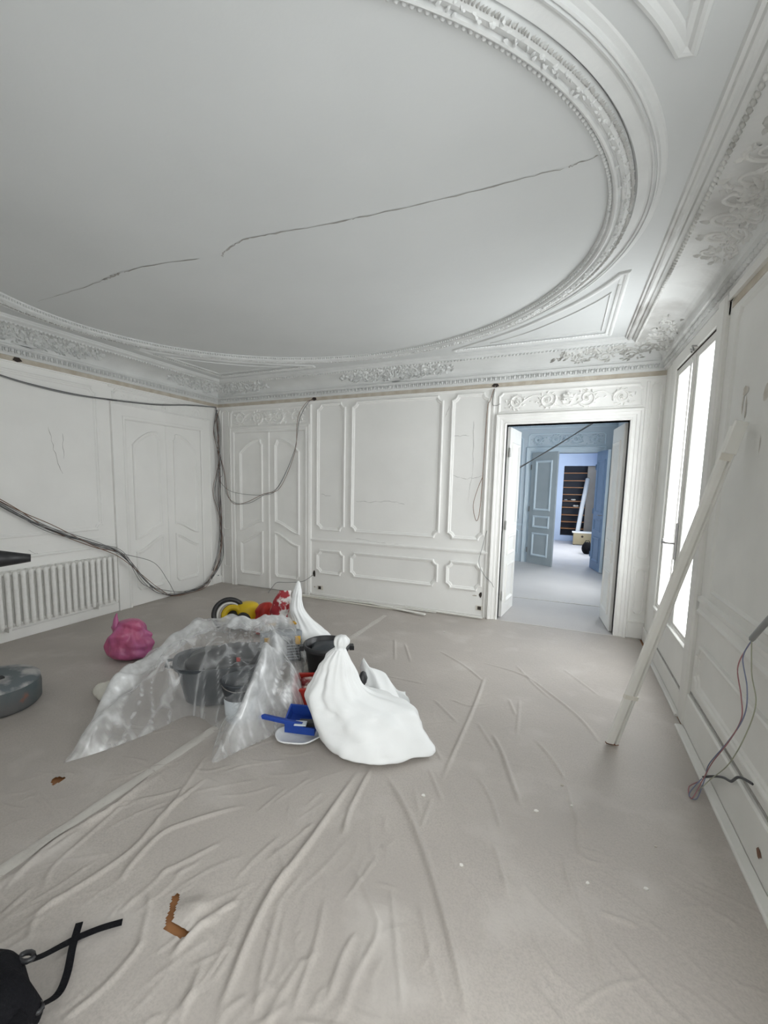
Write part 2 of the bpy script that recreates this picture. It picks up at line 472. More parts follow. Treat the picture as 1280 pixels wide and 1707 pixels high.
def cartouche(fr, cu, half, rnd, m, parent, lean=0, dens=1.0, hs=1.0):
    # acanthus scrolls on the cove; the relief is laid out in metres along u and along the cove's arc (0.27 m)
    g0 = covef(fr)
    g = lambda u, v, w: g0(u, v / 0.27, w * hs)
    mb = MB()
    for sd in (-1, 1):
        if lean and sd != lean:
            continue
        n = 7
        for k in range(n):
            t = k / (n - 1)
            su, r = cu + sd * half * (0.10 + 0.76 * t), 0.075 * (1 - 0.45 * t)
            sv = 0.135 + 0.04 * (-1) ** k
            spiral(mb, su, sv, r, rnd.random() * 6, 1.6, sd * (-1) ** k, 0.011, 1.5, g)
            for j in range(int(13 * dens)):
                a = rnd.random() * 2 * PI
                leaf(mb, su + r * math.cos(a), sv + r * math.sin(a) * .8, a + sd * 0.7, 0.048 * (1 - .3 * t), 0.020, 0.026, g)
        for k in range(int(75 * dens)):
            t = rnd.random()
            leaf(mb, cu + sd * half * (0.05 + 0.95 * t), 0.135 + (rnd.random() - .5) * 0.22 * (1 - 0.6 * t), rnd.choice((0.6, -0.6, 0.2)) + (0 if sd > 0 else PI), 0.052, 0.019, 0.024, g)
    if not lean:
        for j in range(9):
            a = PI * j / 8
            leaf(mb, cu, 0.10, a, 0.12, 0.04, 0.035, g)
        for j in range(14):
            a, r = rnd.random() * 6.28, 0.05 * math.sqrt(rnd.random())
            mb.ell(g(cu + r * math.cos(a), 0.12 + r * math.sin(a), 0.02), (0.018, 0, 0), (0, 0.018, 0), (0, 0, 0.018))
        rtube(mb, [(cu - 0.12, 0.02), (cu - 0.05, -0.02), (cu + 0.05, -0.02), (cu + 0.12, 0.02)], 0.02, g)
    return mb.build('acanthus_ornament', m, parent)

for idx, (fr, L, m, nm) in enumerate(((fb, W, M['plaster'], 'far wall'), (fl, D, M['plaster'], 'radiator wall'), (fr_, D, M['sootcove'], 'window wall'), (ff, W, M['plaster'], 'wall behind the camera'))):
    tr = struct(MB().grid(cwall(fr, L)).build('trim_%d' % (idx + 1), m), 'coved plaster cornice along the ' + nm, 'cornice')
    if idx == 3:
        continue
    rnd = random.Random(20 + idx)
    egg, bead, leaves = MB(), MB(), MB()
    for k in range(int((L - 0.14) / 0.048)):
        u = 0.07 + 0.024 + k * 0.048
        egg.ell(fr(u, 2.628, 0.036), np.array(fr(0.016, 0, 0)) - np.array(fr(0, 0, 0)), np.array(fr(0, 0, 0.014)) - np.array(fr(0, 0, 0)), (0, 0, 0.019))
        egg.fbox(fr, u + 0.021, u + 0.027, 2.608, 2.646, 0.03, 0.044)
    egg.build('egg_and_dart', m, tr, True, 'stuff')
    for k in range(int((L - 0.66) / 0.034)):
        u = 0.33 + k * 0.034
        a = np.array(fr(0.017, 0, 0.008)) - np.array(fr(0, 0, 0))
        b = np.array(fr(-0.004, 0, 0.009)) - np.array(fr(0, 0, 0))
        bead.ell(fr(u, 2.782, 0.302), a, b, (0, 0, 0.010))
    bead.build('leaf_beading', M['plaster'] if idx != 2 else M['sooty'], tr, True, 'stuff')
    cen = {0: 2.72, 1: 2.53, 2: 2.53}[idx]
    om = M['sooty'] if idx == 2 else M['plaster']
    dn, hs_ = (0.5, 0.6) if idx == 2 else (1.0, 1.0)
    cartouche(fr, cen, 0.66, rnd, om, tr, 0, dn, hs_)
    cartouche(fr, 0.12, 0.85, rnd, om, tr, 1, dn, hs_)
    cartouche(fr, L - 0.12, 0.85, rnd, M['sooty'] if idx == 0 else om, tr, -1, dn if idx else 0.8, hs_ if idx else 0.8)

# bare strip where a picture rail was removed, with the lip of panelling below
strip = MB(); strip.fbox(fb, 0.0, W, ZR, 2.585, -0.002, 0.010); strip.build('bare_strip', M['bare'], wall_back)
MB().fbox(fb, 0.0, W, ZR - 0.012, ZR, 0, 0.018).build('panelling_lip', M['trim'], wall_back)
MB().fbox(fl, 0.0, D, ZR, 2.585, -0.002, 0.008).build('bare_strip', M['bare'], wall_left)
MB().fbox(fl, 0.0, D, ZR - 0.012, ZR, 0, 0.016).build('panelling_lip', M['trim'], wall_left)
MB().fbox(fr_, 1.82, D, ZR - 0.03, ZR + 0.012, -0.002, 0.003).build('bare_strip', M['bare'], wall_right)
MB().fbox(fr_, 1.82, D, ZR + 0.012, 2.60, 0, 0.022).build('panelling_lip', M['paintR'], wall_right)
for fr, us, par in ((fb, (1.59, 3.83), wall_back), (fl, (2.58,), wall_left), (fr_, (1.83,), wall_right)):
    for u in us:
        hb = MB()
        hb.add([fr(u + a, ZR + 0.022 + b, 0.012) for a, b in ((-0.035, -0.005), (-0.01, 0.022), (0.03, 0.018), (0.045, -0.008), (0.01, -0.022))], [(0, 1, 2, 3, 4)])
        hb.build('wall_hole', M['dark'], par)

# ------------------------------------------------------------------ oval on the ceiling
OC, OA, OB = (2.70, -2.53), 1.98, 1.773
NO = 220
def oval(prof, name, m, smooth=False):
    rows = []
    for k in range(NO + 1):
        a = 2 * PI * k / NO
        rows.append([(OC[0] + (OA + o) * math.cos(a), OC[1] + (OA + o) * OB / OA * math.sin(a), ZC - h) for o, h in prof])
    return MB().grid(rows).build(name, m, ceiling, smooth)
oval([(-0.002, 0), (0.0, 0.010), (0.015, 0.012), (0.018, 0.020), (0.023, 0.030), (0.032, 0.036), (0.040, 0.034), (0.044, 0.024), (0.050, 0.026), (0.056, 0.034), (0.074, 0.040), (0.090, 0.036), (0.097, 0.016), (0.100, 0.008)], 'oval_moulding', M['plaster'])
oval([(0.100, 0.004), (0.112, 0.022), (0.130, 0.017), (0.150, 0.012), (0.162, 0.012), (0.164, 0.020), (0.171, 0.022), (0.174, 0.012), (0.178, 0.012), (0.181, 0.020), (0.187, 0.018), (0.192, 0.006), (0.210, 0.004), (0.215, 0)], 'oval_outer_moulding', M['plaster'])
beads, lv, fringe = MB(), MB(), MB()
per, a = 0.0, 0.0
rnd = random.Random(5)
def ept(a, o): return np.array((OC[0] + (OA + o) * math.cos(a), OC[1] + (OA + o) * OB / OA * math.sin(a)))
acc, prev = 0.0, ept(0, 0.008)
nb = 0
for k in range(1, 20001):
    a = 2 * PI * k / 20000
    q = ept(a, 0.008)
    acc += np.linalg.norm(q - prev)
    prev = q
    if acc >= 0.0235:
        acc = 0
        nb += 1
        t = np.array((-math.sin(a) * OA, math.cos(a) * OB)); t /= np.linalg.norm(t)
        nn = np.array((t[1], -t[0]))
        beads.ell((q[0], q[1], ZC - 0.016), (*(t * 0.0095), 0), (*(nn * 0.0085), 0), (0, 0, 0.0095))
        if nb % 2 == 0:
            e = ept(a, 0.07)
            def lf(u, v, w, e=e, t=t, nn=nn):
                p = e + t * u + nn * v
                return (p[0], p[1], ZC - 0.037 - w)
            for _ in range(3):
                leaf(lv, (rnd.random() - .5) * .05, (rnd.random() - .5) * .03, rnd.random() * 6.28, 0.014 + .012 * rnd.random(), 0.010, 0.009, lf)
            for q_ in range(4):
                leaf(fringe, -0.02 + q_ * 0.0115, 0.016, 1.57 + (rnd.random() - .5) * .7, 0.016 + 0.006 * rnd.random(), 0.009, 0.008, lf)
            if nb % 8 == 0:
                lv.ell(lf(0, 0, 0.002), (*(t * 0.012), 0), (*(nn * 0.010), 0), (0, 0, 0.009))
beads.build('bead_row', M['plaster'], ceiling, True, 'stuff')
lv.build('leaf_band', M['plaster'], ceiling, False, 'stuff')
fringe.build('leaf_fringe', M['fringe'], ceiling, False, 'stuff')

# corner spandrels of the ceiling
arc = catmull([(3.42, -0.53), (4.04, -0.90), (4.485, -1.30), (4.712, -1.594), (4.866, -1.90)], 6)
inner_arc = [(x + 0.0, y) for x, y in catmull([(3.90, -0.655), (4.20, -0.83), (4.50, -1.10), (4.68, -1.31), (4.785, -1.47)], 6)]
for sx in (1, -1):
    for sy in (1, -1):
        def fs(u, v, w, sx=sx, sy=sy):
            return (OC[0] + sx * (u - OC[0]), OC[1] + sy * (v - OC[1]), ZC - w)
        pth = arc[::-1] + [(4.866, -0.49)][:0]
        outer = [(4.866, -0.49), (3.50, -0.49)] + arc[1:-3] + [(4.866, -1.78)]
        outer = outer[::-1]
        sweep(MB(), outer[::-1], [(-0.002, 0), (0.004, 0.012), (0.014, 0.016), (0.024, 0.013), (0.034, 0.005), (0.05, 0.003), (0.056, 0)], fs).build('spandrel_moulding', M['plaster'], ceiling)
        inn = [(4.785, -0.645), (3.86, -0.645)] + inner_arc[1:]
        sweep(MB(), inn, [(-0.002, 0), (0.002, 0.008), (0.008, 0.008), (0.012, 0)], fs).build('spandrel_inner_line', M['plaster'], ceiling)
        ol = MB()
        for k in range(40):
            v = -0.55 - k * 0.026
            leaf(ol, 4.835, v, -2.4, 0.034, 0.018, 0.012, lambda u, v, w: fs(u, v, w + 0.006))
        for k in range(52):
            u = 3.55 + k * 0.025
            leaf(ol, u, -0.575, 0.8, 0.034, 0.018, 0.012, lambda u, v, w: fs(u, v, w + 0.006))
        ol.build('spandrel_leaves', M['plaster'], ceiling, False, 'stuff')

# cracks: shallow ribbons of bare filler
def ribbon(name, pts, wd, frame, m, parent, seed=0, jit=0.006):
    rnd = random.Random(seed)
    P = catmull(pts, 7)
    L, Rr = [], []
    for i, p in enumerate(P):
        a, b = P[max(i - 1, 0)], P[min(i + 1, len(P) - 1)]
        t = np.array((b[0] - a[0], b[1] - a[1])); t /= np.linalg.norm(t) + 1e-9
        j = (rnd.random() - .5) * 2 * jit
        w = wd * (0.3 + rnd.random()) * (0.35 if i in (0, len(P) - 1) else 1)
        c = (p[0] - t[1] * j, p[1] + t[0] * j)
        L.append(frame(c[0] - t[1] * w / 2, c[1] + t[0] * w / 2, 0.0015))
        Rr.append(frame(c[0] + t[1] * w / 2, c[1] - t[0] * w / 2, 0.0015))
    return MB().grid([L, Rr]).build(name, m, parent)
crk = [[(0.90, -2.908), (1.40, -2.925), (1.777, -2.964)], [(1.70, -2.955), (1.80, -2.965), (1.90, -2.977)], [(1.93, -2.975), (2.142, -2.978), (2.514, -2.917)], [(2.659, -2.879), (2.68, -2.91), (2.735, -2.935), (2.864, -2.977), (2.953, -2.985), (3.166, -2.957), (3.52, -2.921)],
       [(3.53, -2.922), (3.567, -2.919), (3.931, -2.902), (4.304, -2.899), (4.494, -2.898)], [(4.51, -2.90), (4.54, -2.905), (4.62, -2.921)]]
for i, c in enumerate(crk):
    ribbon('ceiling_crack', c, (0.004, 0.022, 0.009, 0.009, 0.007, 0.007)[i], fc, M['crack'], ceiling, i)

# ------------------------------------------------------------------ panelled double doors
def arch_panels(frame, c, parent, m):
    # c: centre of the pair of leaves; curved panel mouldings on each leaf
    for sd in (-1, 1):
        o, i = 0.50, 0.095
        def X(d): return c + sd * d
        up = []
        for k in range(9):
            t = k / 8
            up.append((X(o + (i - o) * t), 0.795 + 0.15 * (t * t * (3 - 2 * t))))
        up += [(X(i), 2.01), (X(i + 0.015), 2.015), (X(i + 0.028), 2.04), (X(i + 0.032), 2.075), (X(i + 0.06), 2.09)]
        for k in range(1, 8):
            t = k / 7
            up.append((X(i + 0.06 + (o - i - 0.06) * t), 1.905 + 0.185 * math.cos(t * PI / 2) ** 0.9))
        lo = [(X(o), 0.225), (X(o - 0.012), 0.215), (X(o - 0.03), 0.19), (X(o - 0.045), 0.18), (X(i + 0.045), 0.18), (X(i + 0.03), 0.19), (X(i + 0.012), 0.215), (X(i), 0.225)]
        for k in range(9):
            t = k / 8
            lo.append((X(i + (o - i) * t), 0.82 - 0.165 * (t * t * (3 - 2 * t))))
        for p, nm in ((up, 'upper_panel_moulding'), (lo, 'lower_panel_moulding')):
            if sd > 0:
                p = p[::-1]
            sweep(MB(), p, PROF, lambda u, v, w: frame(u, v, w + 0.015), True).build(nm, m, parent)

def closed_double_door(name, frame, c, parent_wall, half, label, m):
    d = struct(MB().fbox(frame, c - 0.57, c - 0.004, 0.012, 2.17, 0, 0.015).fbox(frame, c + 0.004, c + 0.57, 0.012, 2.17, 0, 0.015).build(name, m), label, 'door')
    arch_panels(frame, c, d, m)
    MB().bevbox(frame, c - 0.018, c + 0.018, 0.012, 2.17, 0.015, 0.028, 0.006).build('meeting_bead', m, d)
    sweep(MB(), [(c - 0.575, 0.0), (c - 0.575, 2.175), (c + 0.575, 2.175), (c + 0.575, 0.0)], [(0, 0), (0, 0.020), (0.015, 0.030), (0.035, 0.030), (0.04, 0.022), (half - 0.575 - 0.02, 0.022), (half - 0.575 - 0.012, 0.034), (half - 0.575, 0.030), (half - 0.575, 0)], frame, False).build('door_casing', m, d)
    return d

door_1 = closed_double_door('door_1', fb, 0.885, wall_back, 0.655, 'closed white double door left of the panelled centre', M['trim'])
door_2 = closed_double_door('door_2', fl, 0.945, wall_left, 0.75, 'closed white double door beside the radiator', M['paint'])

def overdoor(frame, u0, u1, z0, z1, parent, m, seed, bas=1.0):
    r = 0.035
    pts = [(u0, z0), (u1, z0)]
    for cu, a0 in ((u1, 270), (u0, 0)):
        for k in range(4):
            a = math.radians(a0 - 90 * k / 3)
            pts.append((cu + r * math.cos(a), z1 + r * math.sin(a)))
    sweep(MB(), pts, PROF_T, frame).build('overdoor_frame', m, parent)
    mb = MB()
    rinceau(mb, (u0 + u1) / 2, (z0 + z1) / 2, (u1 - u0) / 2 - 0.06, (z1 - z0) - 0.05, lambda u, v, w: frame(u, v, w * bas), random.Random(seed))
    mb.build('overdoor_relief', m, parent)

overdoor(fb, 0.225, 1.525, 2.245, 2.495, wall_back, M['trim'], 1, 2.0)
overdoor(fb, 3.875, 5.21, 2.262, 2.49, wall_back, M['trim'], 2, 2.0)
overdoor(fl, 0.22, 1.66, 2.275, 2.50, wall_left, M['paint'], 3, 0.45)

# far wall: panels between the two doors
for u0, u1 in ((1.632, 2.05), (2.13, 3.283), (3.37, 3.792)):
    panel(fb, u0, u1, 0.878, 2.502, wall_back, M['trim'], 0.06)
    panel(fb, u0, u1, 0.298, 0.627, wall_back, M['trim'], 0.055)
sweep(MB(), [(1.55, 0.725), (3.84, 0.725)], [(0, 0), (0.002, 0.010), (0.012, 0.012), (0.016, 0.022), (0.030, 0.024), (0.036, 0.010), (0.044, 0.006), (0.046, 0)], fb, False).build('chair_rail', M['trim'], wall_back)
MB().bevbox(fb, 1.53, 1.56, 0.03, 2.50, 0, 0.026, 0.008).build('vertical_fillet', M['trim'], wall_back)
MB().bevbox(fb, 3.815, 3.84, 0.0, 2.50, 0, 0.014, 0.005).build('vertical_fillet', M['trim'], wall_back)
MB().bevbox(fb, 0.02, 0.05, 0.0, 2.50, 0, 0.014, 0.005).build('vertical_fillet', M['trim'], wall_back)
panel(fb, 0.07, 0.20, 0.80, 2.49, wall_back, M['trim'], 0.02, PROF_S)
panel(fb, 0.07, 0.20, 0.25, 0.72, wall_back, M['trim'], 0.02, PROF_S)
MB().fbox(fb, 1.56, 3.82, 0.0, 0.028, 0, 0.006).build('skirting_ground', M['trim'], wall_back)
# doorway casing and pilaster on its right
CAS = [(0.0, -0.15), (0.0, 0.0), (0.004, 0.014), (0.018, 0.020), (0.022, 0.012), (0.048, 0.014), (0.054, 0.022), (0.080, 0.024), (0.086, 0.036), (0.104, 0.040), (0.112, 0.030), (0.115, 0.0)]
sweep(MB(), [(DOORS[0], 0.0), (DOORS[0], DTOP), (DOORS[1], DTOP), (DOORS[1], 0.0)], CAS, fb, False).build('door_casing', M['trim'], wall_back)
MB().bevbox(fb, 5.225, 5.25, 0.18, 2.50, 0, 0.012, 0.004).build('vertical_fillet', M['trim'], wall_back)
panel(fb, 5.262, 5.355, 0.80, 2.49, wall_back, M['paint'], 0.02, PROF_S)
panel(fb, 5.262, 5.355, 0.25, 0.70, wall_back, M['paint'], 0.02, PROF_S)
MB().fbox(fb, 5.225, W, 0.722, 0.748, 0, 0.018).build('chair_rail', M['trim'], wall_back)
struct(MB().bevbox(fb, 5.222, W, 0.0, 0.17, 0.0, 0.022, 0.01).fbox(fb, 5.222, W, 0.17, 0.182, 0, 0.03).build('baseboard_back', M['trim']), 'short white skirting between the doorway and the window wall', 'skirting')
# broken-out sockets on the far wall
for u, z, wd, hh in ((1.605, 0.285, 0.05, 0.10), (1.612, 0.112, 0.03, 0.025), (3.785, 0.262, 0.04, 0.08), (3.72, 0.245, 0.06, 0.02)):
    rr = random.Random(int(u * 1000))
    MB().add([fb(u + wd * .5 * math.cos(k * PI / 4) * (0.6 + rr.random() * .5), z + hh * .5 * math.sin(k * PI / 4) * (0.6 + rr.random() * .5), 0.003) for k in range(8)], [tuple(range(8))]).build('broken_patch', M['stain'] if hh < 0.05 else M['dark'], wall_back)
for u, nm in ((1.70, 'open wall socket box near the closed double door'), (3.785, 'open wall socket box by the doorway casing')):
    so = tag(empty('socket_box', fb(u, 0.108, 0.0)), nm, 'socket')
    f0 = lambda a, b, w: (a, -w, b)
    sb = MB().bevbox(f0, -0.045, 0.045, -0.028, 0.028, 0.001, 0.009, 0.003).build('plate', M['masking'], so)
    MB().bevbox(f0, -0.028, 0.012, -0.02, 0.02, 0.009, 0.012, 0.002).build('dark_insert', M['dark'], so)
so = tag(empty('socket_box', fl(0.07, 0.11, 0.0)), 'small socket low on the wall in the far corner', 'socket')
MB().bevbox(lambda a, b, w: (w, -a, b), -0.03, 0.03, -0.03, 0.03, 0.001, 0.008, 0.003).build('plate', M['trim'], so)
MB().bevbox(lambda a, b, w: (w, -a, b), -0.014, 0.014, -0.014, 0.014, 0.008, 0.010, 0.001).build('dark_insert', M['grey'], so)
# hairline cracks on the panels
for i, pts in enumerate(([(2.20, 1.28), (2.40, 1.27), (2.65, 1.29), (2.85, 1.26)], [(3.38, 1.63), (3.55, 1.57), (3.74, 1.60)], [(3.39, 2.05), (3.60, 2.04)], [(3.30, 2.25), (3.35, 2.38)], [(2.2, 0.80), (2.6, 0.77), (2.9, 0.76), (3.2, 0.74)], [(3.62, 2.2), (3.63, 1.7), (3.6, 1.3)], [(1.7, 1.35), (1.85, 1.33)])):
    ribbon('paint_crack', pts, 0.003, fb, M['crack'], wall_back, 30 + i, 0.008)
for i, pts in enumerate(([(2.35, 2.0), (2.30, 1.75), (2.24, 1.55)], [(2.22, 1.95), (2.21, 1.7)], [(2.6, 0.83), (2.5, 0.76)])):
    ribbon('paint_crack', pts, 0.004, fl, M['crack'], wall_left, 50 + i, 0.008)

# ------------------------------------------------------------------ left wall
panel(fl, 1.84, 3.9, 0.95, 2.47, wall_left, M['paint'], 0.055, PROF)
panel(fl, 0.20, 1.70, 2.505, 2.527, wall_left, M['paint'], 0.004, PROF_S)
sweep(MB(), [(1.70, 0.745), (D, 0.745)], [(0, 0), (0.002, 0.020), (0.012, 0.024), (0.020, 0.012), (0.030, 0.010), (0.034, 0)], fl, False).build('chair_rail', M['trim'], wall_left)
MB().fbox(fl, 1.70, D, 0.86, 0.872, 0, 0.010).build('dado_line', M['paint'], wall_left)
struct(MB().bevbox(fl, 1.70, D, 0.0, 0.10, 0.0, 0.022, 0.008).build('baseboard_left', M['trim']), 'white skirting below the radiator', 'skirting')
MB().bevbox(fl, 0.0, 0.185, 0.0, 0.11, 0.0, 0.02, 0.008).build('corner_skirting', M['trim'], wall_left)
rad = tag(empty('radiator', (0, -2.3, 0)), 'old white ribbed column radiator against the left wall', 'radiator')
def frad(u, v, w): return (w, -u + 2.3, v)
secmb = MB()
secmb.add([], [])
def rsec():
    mb = MB()
    for wx in (0.035, 0.085):
        mb.tube([(wx, 0, z) for z in (0.0, 0.02, 0.05, 0.46, 0.50, 0.52)], [0.014, 0.0235, 0.022, 0.022, 0.0235, 0.014], 8)
    mb.ell((0.06, 0, 0.505), (0.042, 0, 0), (0, 0.021, 0), (0, 0, 0.018), 8, 4)
    mb.ell((0.06, 0, 0.015), (0.042, 0, 0), (0, 0.021, 0), (0, 0, 0.018), 8, 4)
    return mb
first = rsec().build('radiator_section', M['radiator'], rad, True)
first.location = (0, 0.0, 0.14)
NSEC = 21
for k in range(NSEC):
    if k == 0:
        o = first
    else:
        o = first.copy()
        COL.objects.link(o)
        o.parent = rad
    o.location = (0.0, 2.3 - 1.775 - 0.0665 * k, 0.14)
for z in (0.16, 0.635):
    MB().tube([(0.06, 2.3 - 1.76, z), (0.06, 2.3 - 1.775 - 0.0665 * NSEC, z)], 0.017, 8).build('header_pipe', M['radiator'], rad, True)
for k in (3, 16):
    MB().fbox(frad, 1.775 + 0.0665 * k - 0.012, 1.775 + 0.0665 * k + 0.012, 0.10, 0.15, 0.002, 0.08).build('bracket', M['radiator'], rad)

# ------------------------------------------------------------------ right wall and windows
def window(name, a, b, label):
    # french casement in the facade, y from a to b
    root = struct(empty(name, (W, 0, 0)), label, 'window')
    def fw(u, v, w): return (-w, -u, v)
    u0, u1 = -b, -a
    um = (u0 + u1) / 2
    p, g = M['paintR'], M['glass']
    # outer frame: sides, top, bottom
    fo = MB()
    fo.bevbox(fw, u0 - 0.20, u0 - 0.02, 0.0, 2.60, -0.018, 0.012, 0.006)
    fo.build('left_jamb_board', p, root)
    MB().bevbox(fw, u1 + 0.035, u1 + 0.17, 0.0, 2.60, -0.018, 0.030, 0.012).build('right_jamb_board', p, root)
    MB().bevbox(fw, u0 - 0.20, u1 + 0.17, 2.485, 2.60, -0.018, 0.014, 0.006).build('head_board', p, root)
    MB().fbox(fw, u0 - 0.02, u1 + 0.035, 2.473, 2.485, -0.03, 0.002).build('head_gap', M['dark'], root)
    # two casements
    for k, (s0, s1) in enumerate(((u0 - 0.02, um - 0.01), (um + 0.01, u1 + 0.035))):
        p0, p1 = (s0 + 0.055, s1 - 0.075) if k == 0 else (s0 + 0.075, s1 - 0.055)
        sh = MB()
        sh.bevbox(fw, s0, p0, 0.46, 2.47, -0.022, -0.003, 0.004)
        sh.bevbox(fw, p1, s1, 0.46, 2.47, -0.022, -0.003, 0.004)
        sh.bevbox(fw, p0, p1, 2.42, 2.47, -0.022, -0.003, 0.004)
        sh.bevbox(fw, p0, p1, 0.46, 0.50, -0.022, -0.003, 0.004)
        sa = sh.build('casement', p, root)
        MB().fbox(fw, p0, p1, 0.50, 2.42, -0.014, -0.009).build('pane', g, sa)
    MB().bevbox(fw, um - 0.022, um + 0.022, 0.46, 2.47, -0.003, 0.004, 0.003).build('meeting_strip', p, root)
    MB().tube([(-0.022, -um, 0.62), (-0.022, -um, 2.44)], 0.006, 6).build('bolt_rod', p, root, True)
    h = MB().bevbox(fw, um - 0.014, um + 0.014, 0.96, 1.24, 0.010, 0.018, 0.004).build('lock_plate', M['metal'], root)
    MB().tube([(-0.018, -um, 1.085), (-0.06, -um, 1.085), (-0.075, -um + 0.02, 1.085), (-0.075, -um + 0.10, 1.085)], 0.008, 6).ell((-0.075, -um + 0.11, 1.085), (0.009, 0, 0), (0, 0.012, 0), (0, 0, 0.026)).build('handle', M['metal'], h, True)
    # boarded panel under the casements
    sill = MB().bevbox(fw, u0 - 0.02, u1 + 0.035, 0.43, 0.462, -0.025, 0.020, 0.006).build('sill', p, root)
    MB().fbox(fw, u0 - 0.02, u1 + 0.035, 0.16, 0.43, -0.028, -0.012).build('apron_panel', p, root)
    MB().fbox(fw, u0 - 0.02, u1 + 0.035, 0.142, 0.158, -0.03, 0.004).build('apron_gap', M['crack'], root)
    MB().bevbox(fw, u0 - 0.02, u1 + 0.035, 0.0, 0.142, -0.03, 0.012, 0.006).build('plinth', p, root)
    ct = MB().tube([(-0.015, -um + 0.06, 2.487), (-0.03, -um + 0.02, 2.50), (-0.02, -um - 0.02, 2.48), (-0.035, -um - 0.05, 2.505), (-0.012, -um - 0.09, 2.49)], 0.006, 5).build('latch', M['metal'], root, True)
    # opening's outer reveal
    return root
window('window_1', -1.62, -0.50, 'tall bright french window at the end of the right wall')
window('added_window_2', -4.86, -4.0, 'added unseen french window beside the camera, lighting the near half')  # assumed window out of view, added to light the near half
# panelling between the window and the added one
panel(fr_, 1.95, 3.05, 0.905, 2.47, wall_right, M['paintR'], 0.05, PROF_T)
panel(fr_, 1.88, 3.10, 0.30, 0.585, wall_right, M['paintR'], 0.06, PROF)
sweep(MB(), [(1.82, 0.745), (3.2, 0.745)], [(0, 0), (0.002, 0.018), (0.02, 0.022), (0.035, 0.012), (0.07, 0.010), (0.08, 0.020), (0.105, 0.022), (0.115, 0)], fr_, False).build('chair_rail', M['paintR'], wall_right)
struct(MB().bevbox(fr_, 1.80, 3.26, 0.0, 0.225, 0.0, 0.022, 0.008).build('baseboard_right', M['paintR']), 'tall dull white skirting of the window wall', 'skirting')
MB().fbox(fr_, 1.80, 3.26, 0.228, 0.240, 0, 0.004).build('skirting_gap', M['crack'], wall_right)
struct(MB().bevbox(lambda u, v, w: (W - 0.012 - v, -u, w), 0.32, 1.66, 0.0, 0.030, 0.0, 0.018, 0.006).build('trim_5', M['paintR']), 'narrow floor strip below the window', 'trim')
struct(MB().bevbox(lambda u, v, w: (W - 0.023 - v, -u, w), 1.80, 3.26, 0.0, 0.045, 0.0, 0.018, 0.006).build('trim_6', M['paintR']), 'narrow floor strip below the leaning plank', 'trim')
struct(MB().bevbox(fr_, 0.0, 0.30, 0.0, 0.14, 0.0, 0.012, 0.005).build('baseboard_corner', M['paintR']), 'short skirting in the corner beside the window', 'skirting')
for u, z, wd, hh in ((2.19, 1.99, 0.10, 0.06), (2.165, 1.93, 0.025, 0.11), (2.21, 1.90, 0.025, 0.13), (2.46, 1.93, 0.06, 0.10), (2.25, 1.80, 0.04, 0.008), (2.45, 1.70, 0.012, 0.09)):
    rr = random.Random(int(u * 997 + z * 31))
    MB().add([fr_(u + wd * .5 * math.cos(k * PI / 5) * (0.55 + rr.random() * .6), z + hh * .5 * math.sin(k * PI / 5) * (0.55 + rr.random() * .6), 0.0015) for k in range(10)], [tuple(range(10))]).build('wall_stain', M['dark'] if hh < 0.02 else M['stain'], wall_right)
rr = random.Random(77)
MB().add([fr_(2.995 + 0.03 * math.cos(k * PI / 5) * (0.5 + rr.random() * .6), 0.10 + 0.022 * math.sin(k * PI / 5) * (0.5 + rr.random() * .6), 0.024) for k in range(10)], [tuple(range(10))]).build('broken_patch', M['wirebrown'], wall_right)

# ------------------------------------------------------------------ rooms seen through the doorway, and an unseen near room added for front light
def simple_room(nm, y0, y1, xl, m, fm, winrng, label):
    c = struct(MB().box(xl - 0.2, W + 0.03, y0, y1, ZC, ZC + 0.1).build('ceiling_' + nm, m), 'ceiling of the ' + label, 'ceiling')
    f = struct(MB().box(xl - 0.2, W + 0.03, y0, y1, -0.12, 0.0).build('floor_' + nm, fm), 'dusty grey floor of the ' + label, 'floor')
    struct(MB().box(xl - 0.15, xl, y0, y1, 0, ZC).build('wall_left_' + nm, m), 'left wall of the ' + label, 'wall')
    hs = [(-b, -a, WIN_Z0, WIN_Z1) for a, b in winrng]
    w = struct(wall_box(MB(), fr_, -y1, -y0, 0, ZC, 0.03, hs).build('wall_right_' + nm, m), 'right wall of the ' + label, 'wall')
    for a, b in winrng:
        MB().box(W + 0.01, W + 0.015, a, b, WIN_Z0, WIN_Z1).build('pane', M['glass'], w)
        MB().box(W + 0.005, W + 0.025, (a + b) / 2 - 0.05, (a + b) / 2 + 0.05, WIN_Z0, WIN_Z1).build('window_post', M['trim'], w)
    return f
simple_room('second', 0.15, 4.25, 2.2, M['blue'], M['farfloor'], FACADE['second'], 'second room')
simple_room('third', 4.40, 9.1, 3.0, M['bluewall'], M['farfloor'], FACADE['third'], 'third room')
simple_room('near', -8.2, -D - 0.15, 2.2, M['paint'], M['farfloor'], FACADE['near'], 'added room behind the camera')  # unseen room and window added to send fill light through the front doorway
struct(MB().box(2.0, W + 0.03, -8.35, -8.2, -0.1, 3.0).build('wall_near_end', M['paint']), 'end wall of the added room behind the camera', 'wall')
struct(MB().box(DOORS[0] - 0.02, DOORS[1] + 0.02, -0.002, 0.15, -0.12, 0.002).build('floor_threshold', M['farfloor']), 'dusty threshold under the open doorway', 'floor')
struct(MB().box(DOORS[0] - 0.02, DOORS[1] + 0.02, -D - 0.15, -D, -0.12, 0.0).build('floor_entry', M['farfloor']), 'threshold at the camera', 'floor')
MB().box(3.98, 5.1, 1.16, 1.19, 0.0, 0.004).build('floor_seam', M['tape'], bpy.data.objects['floor_second'])
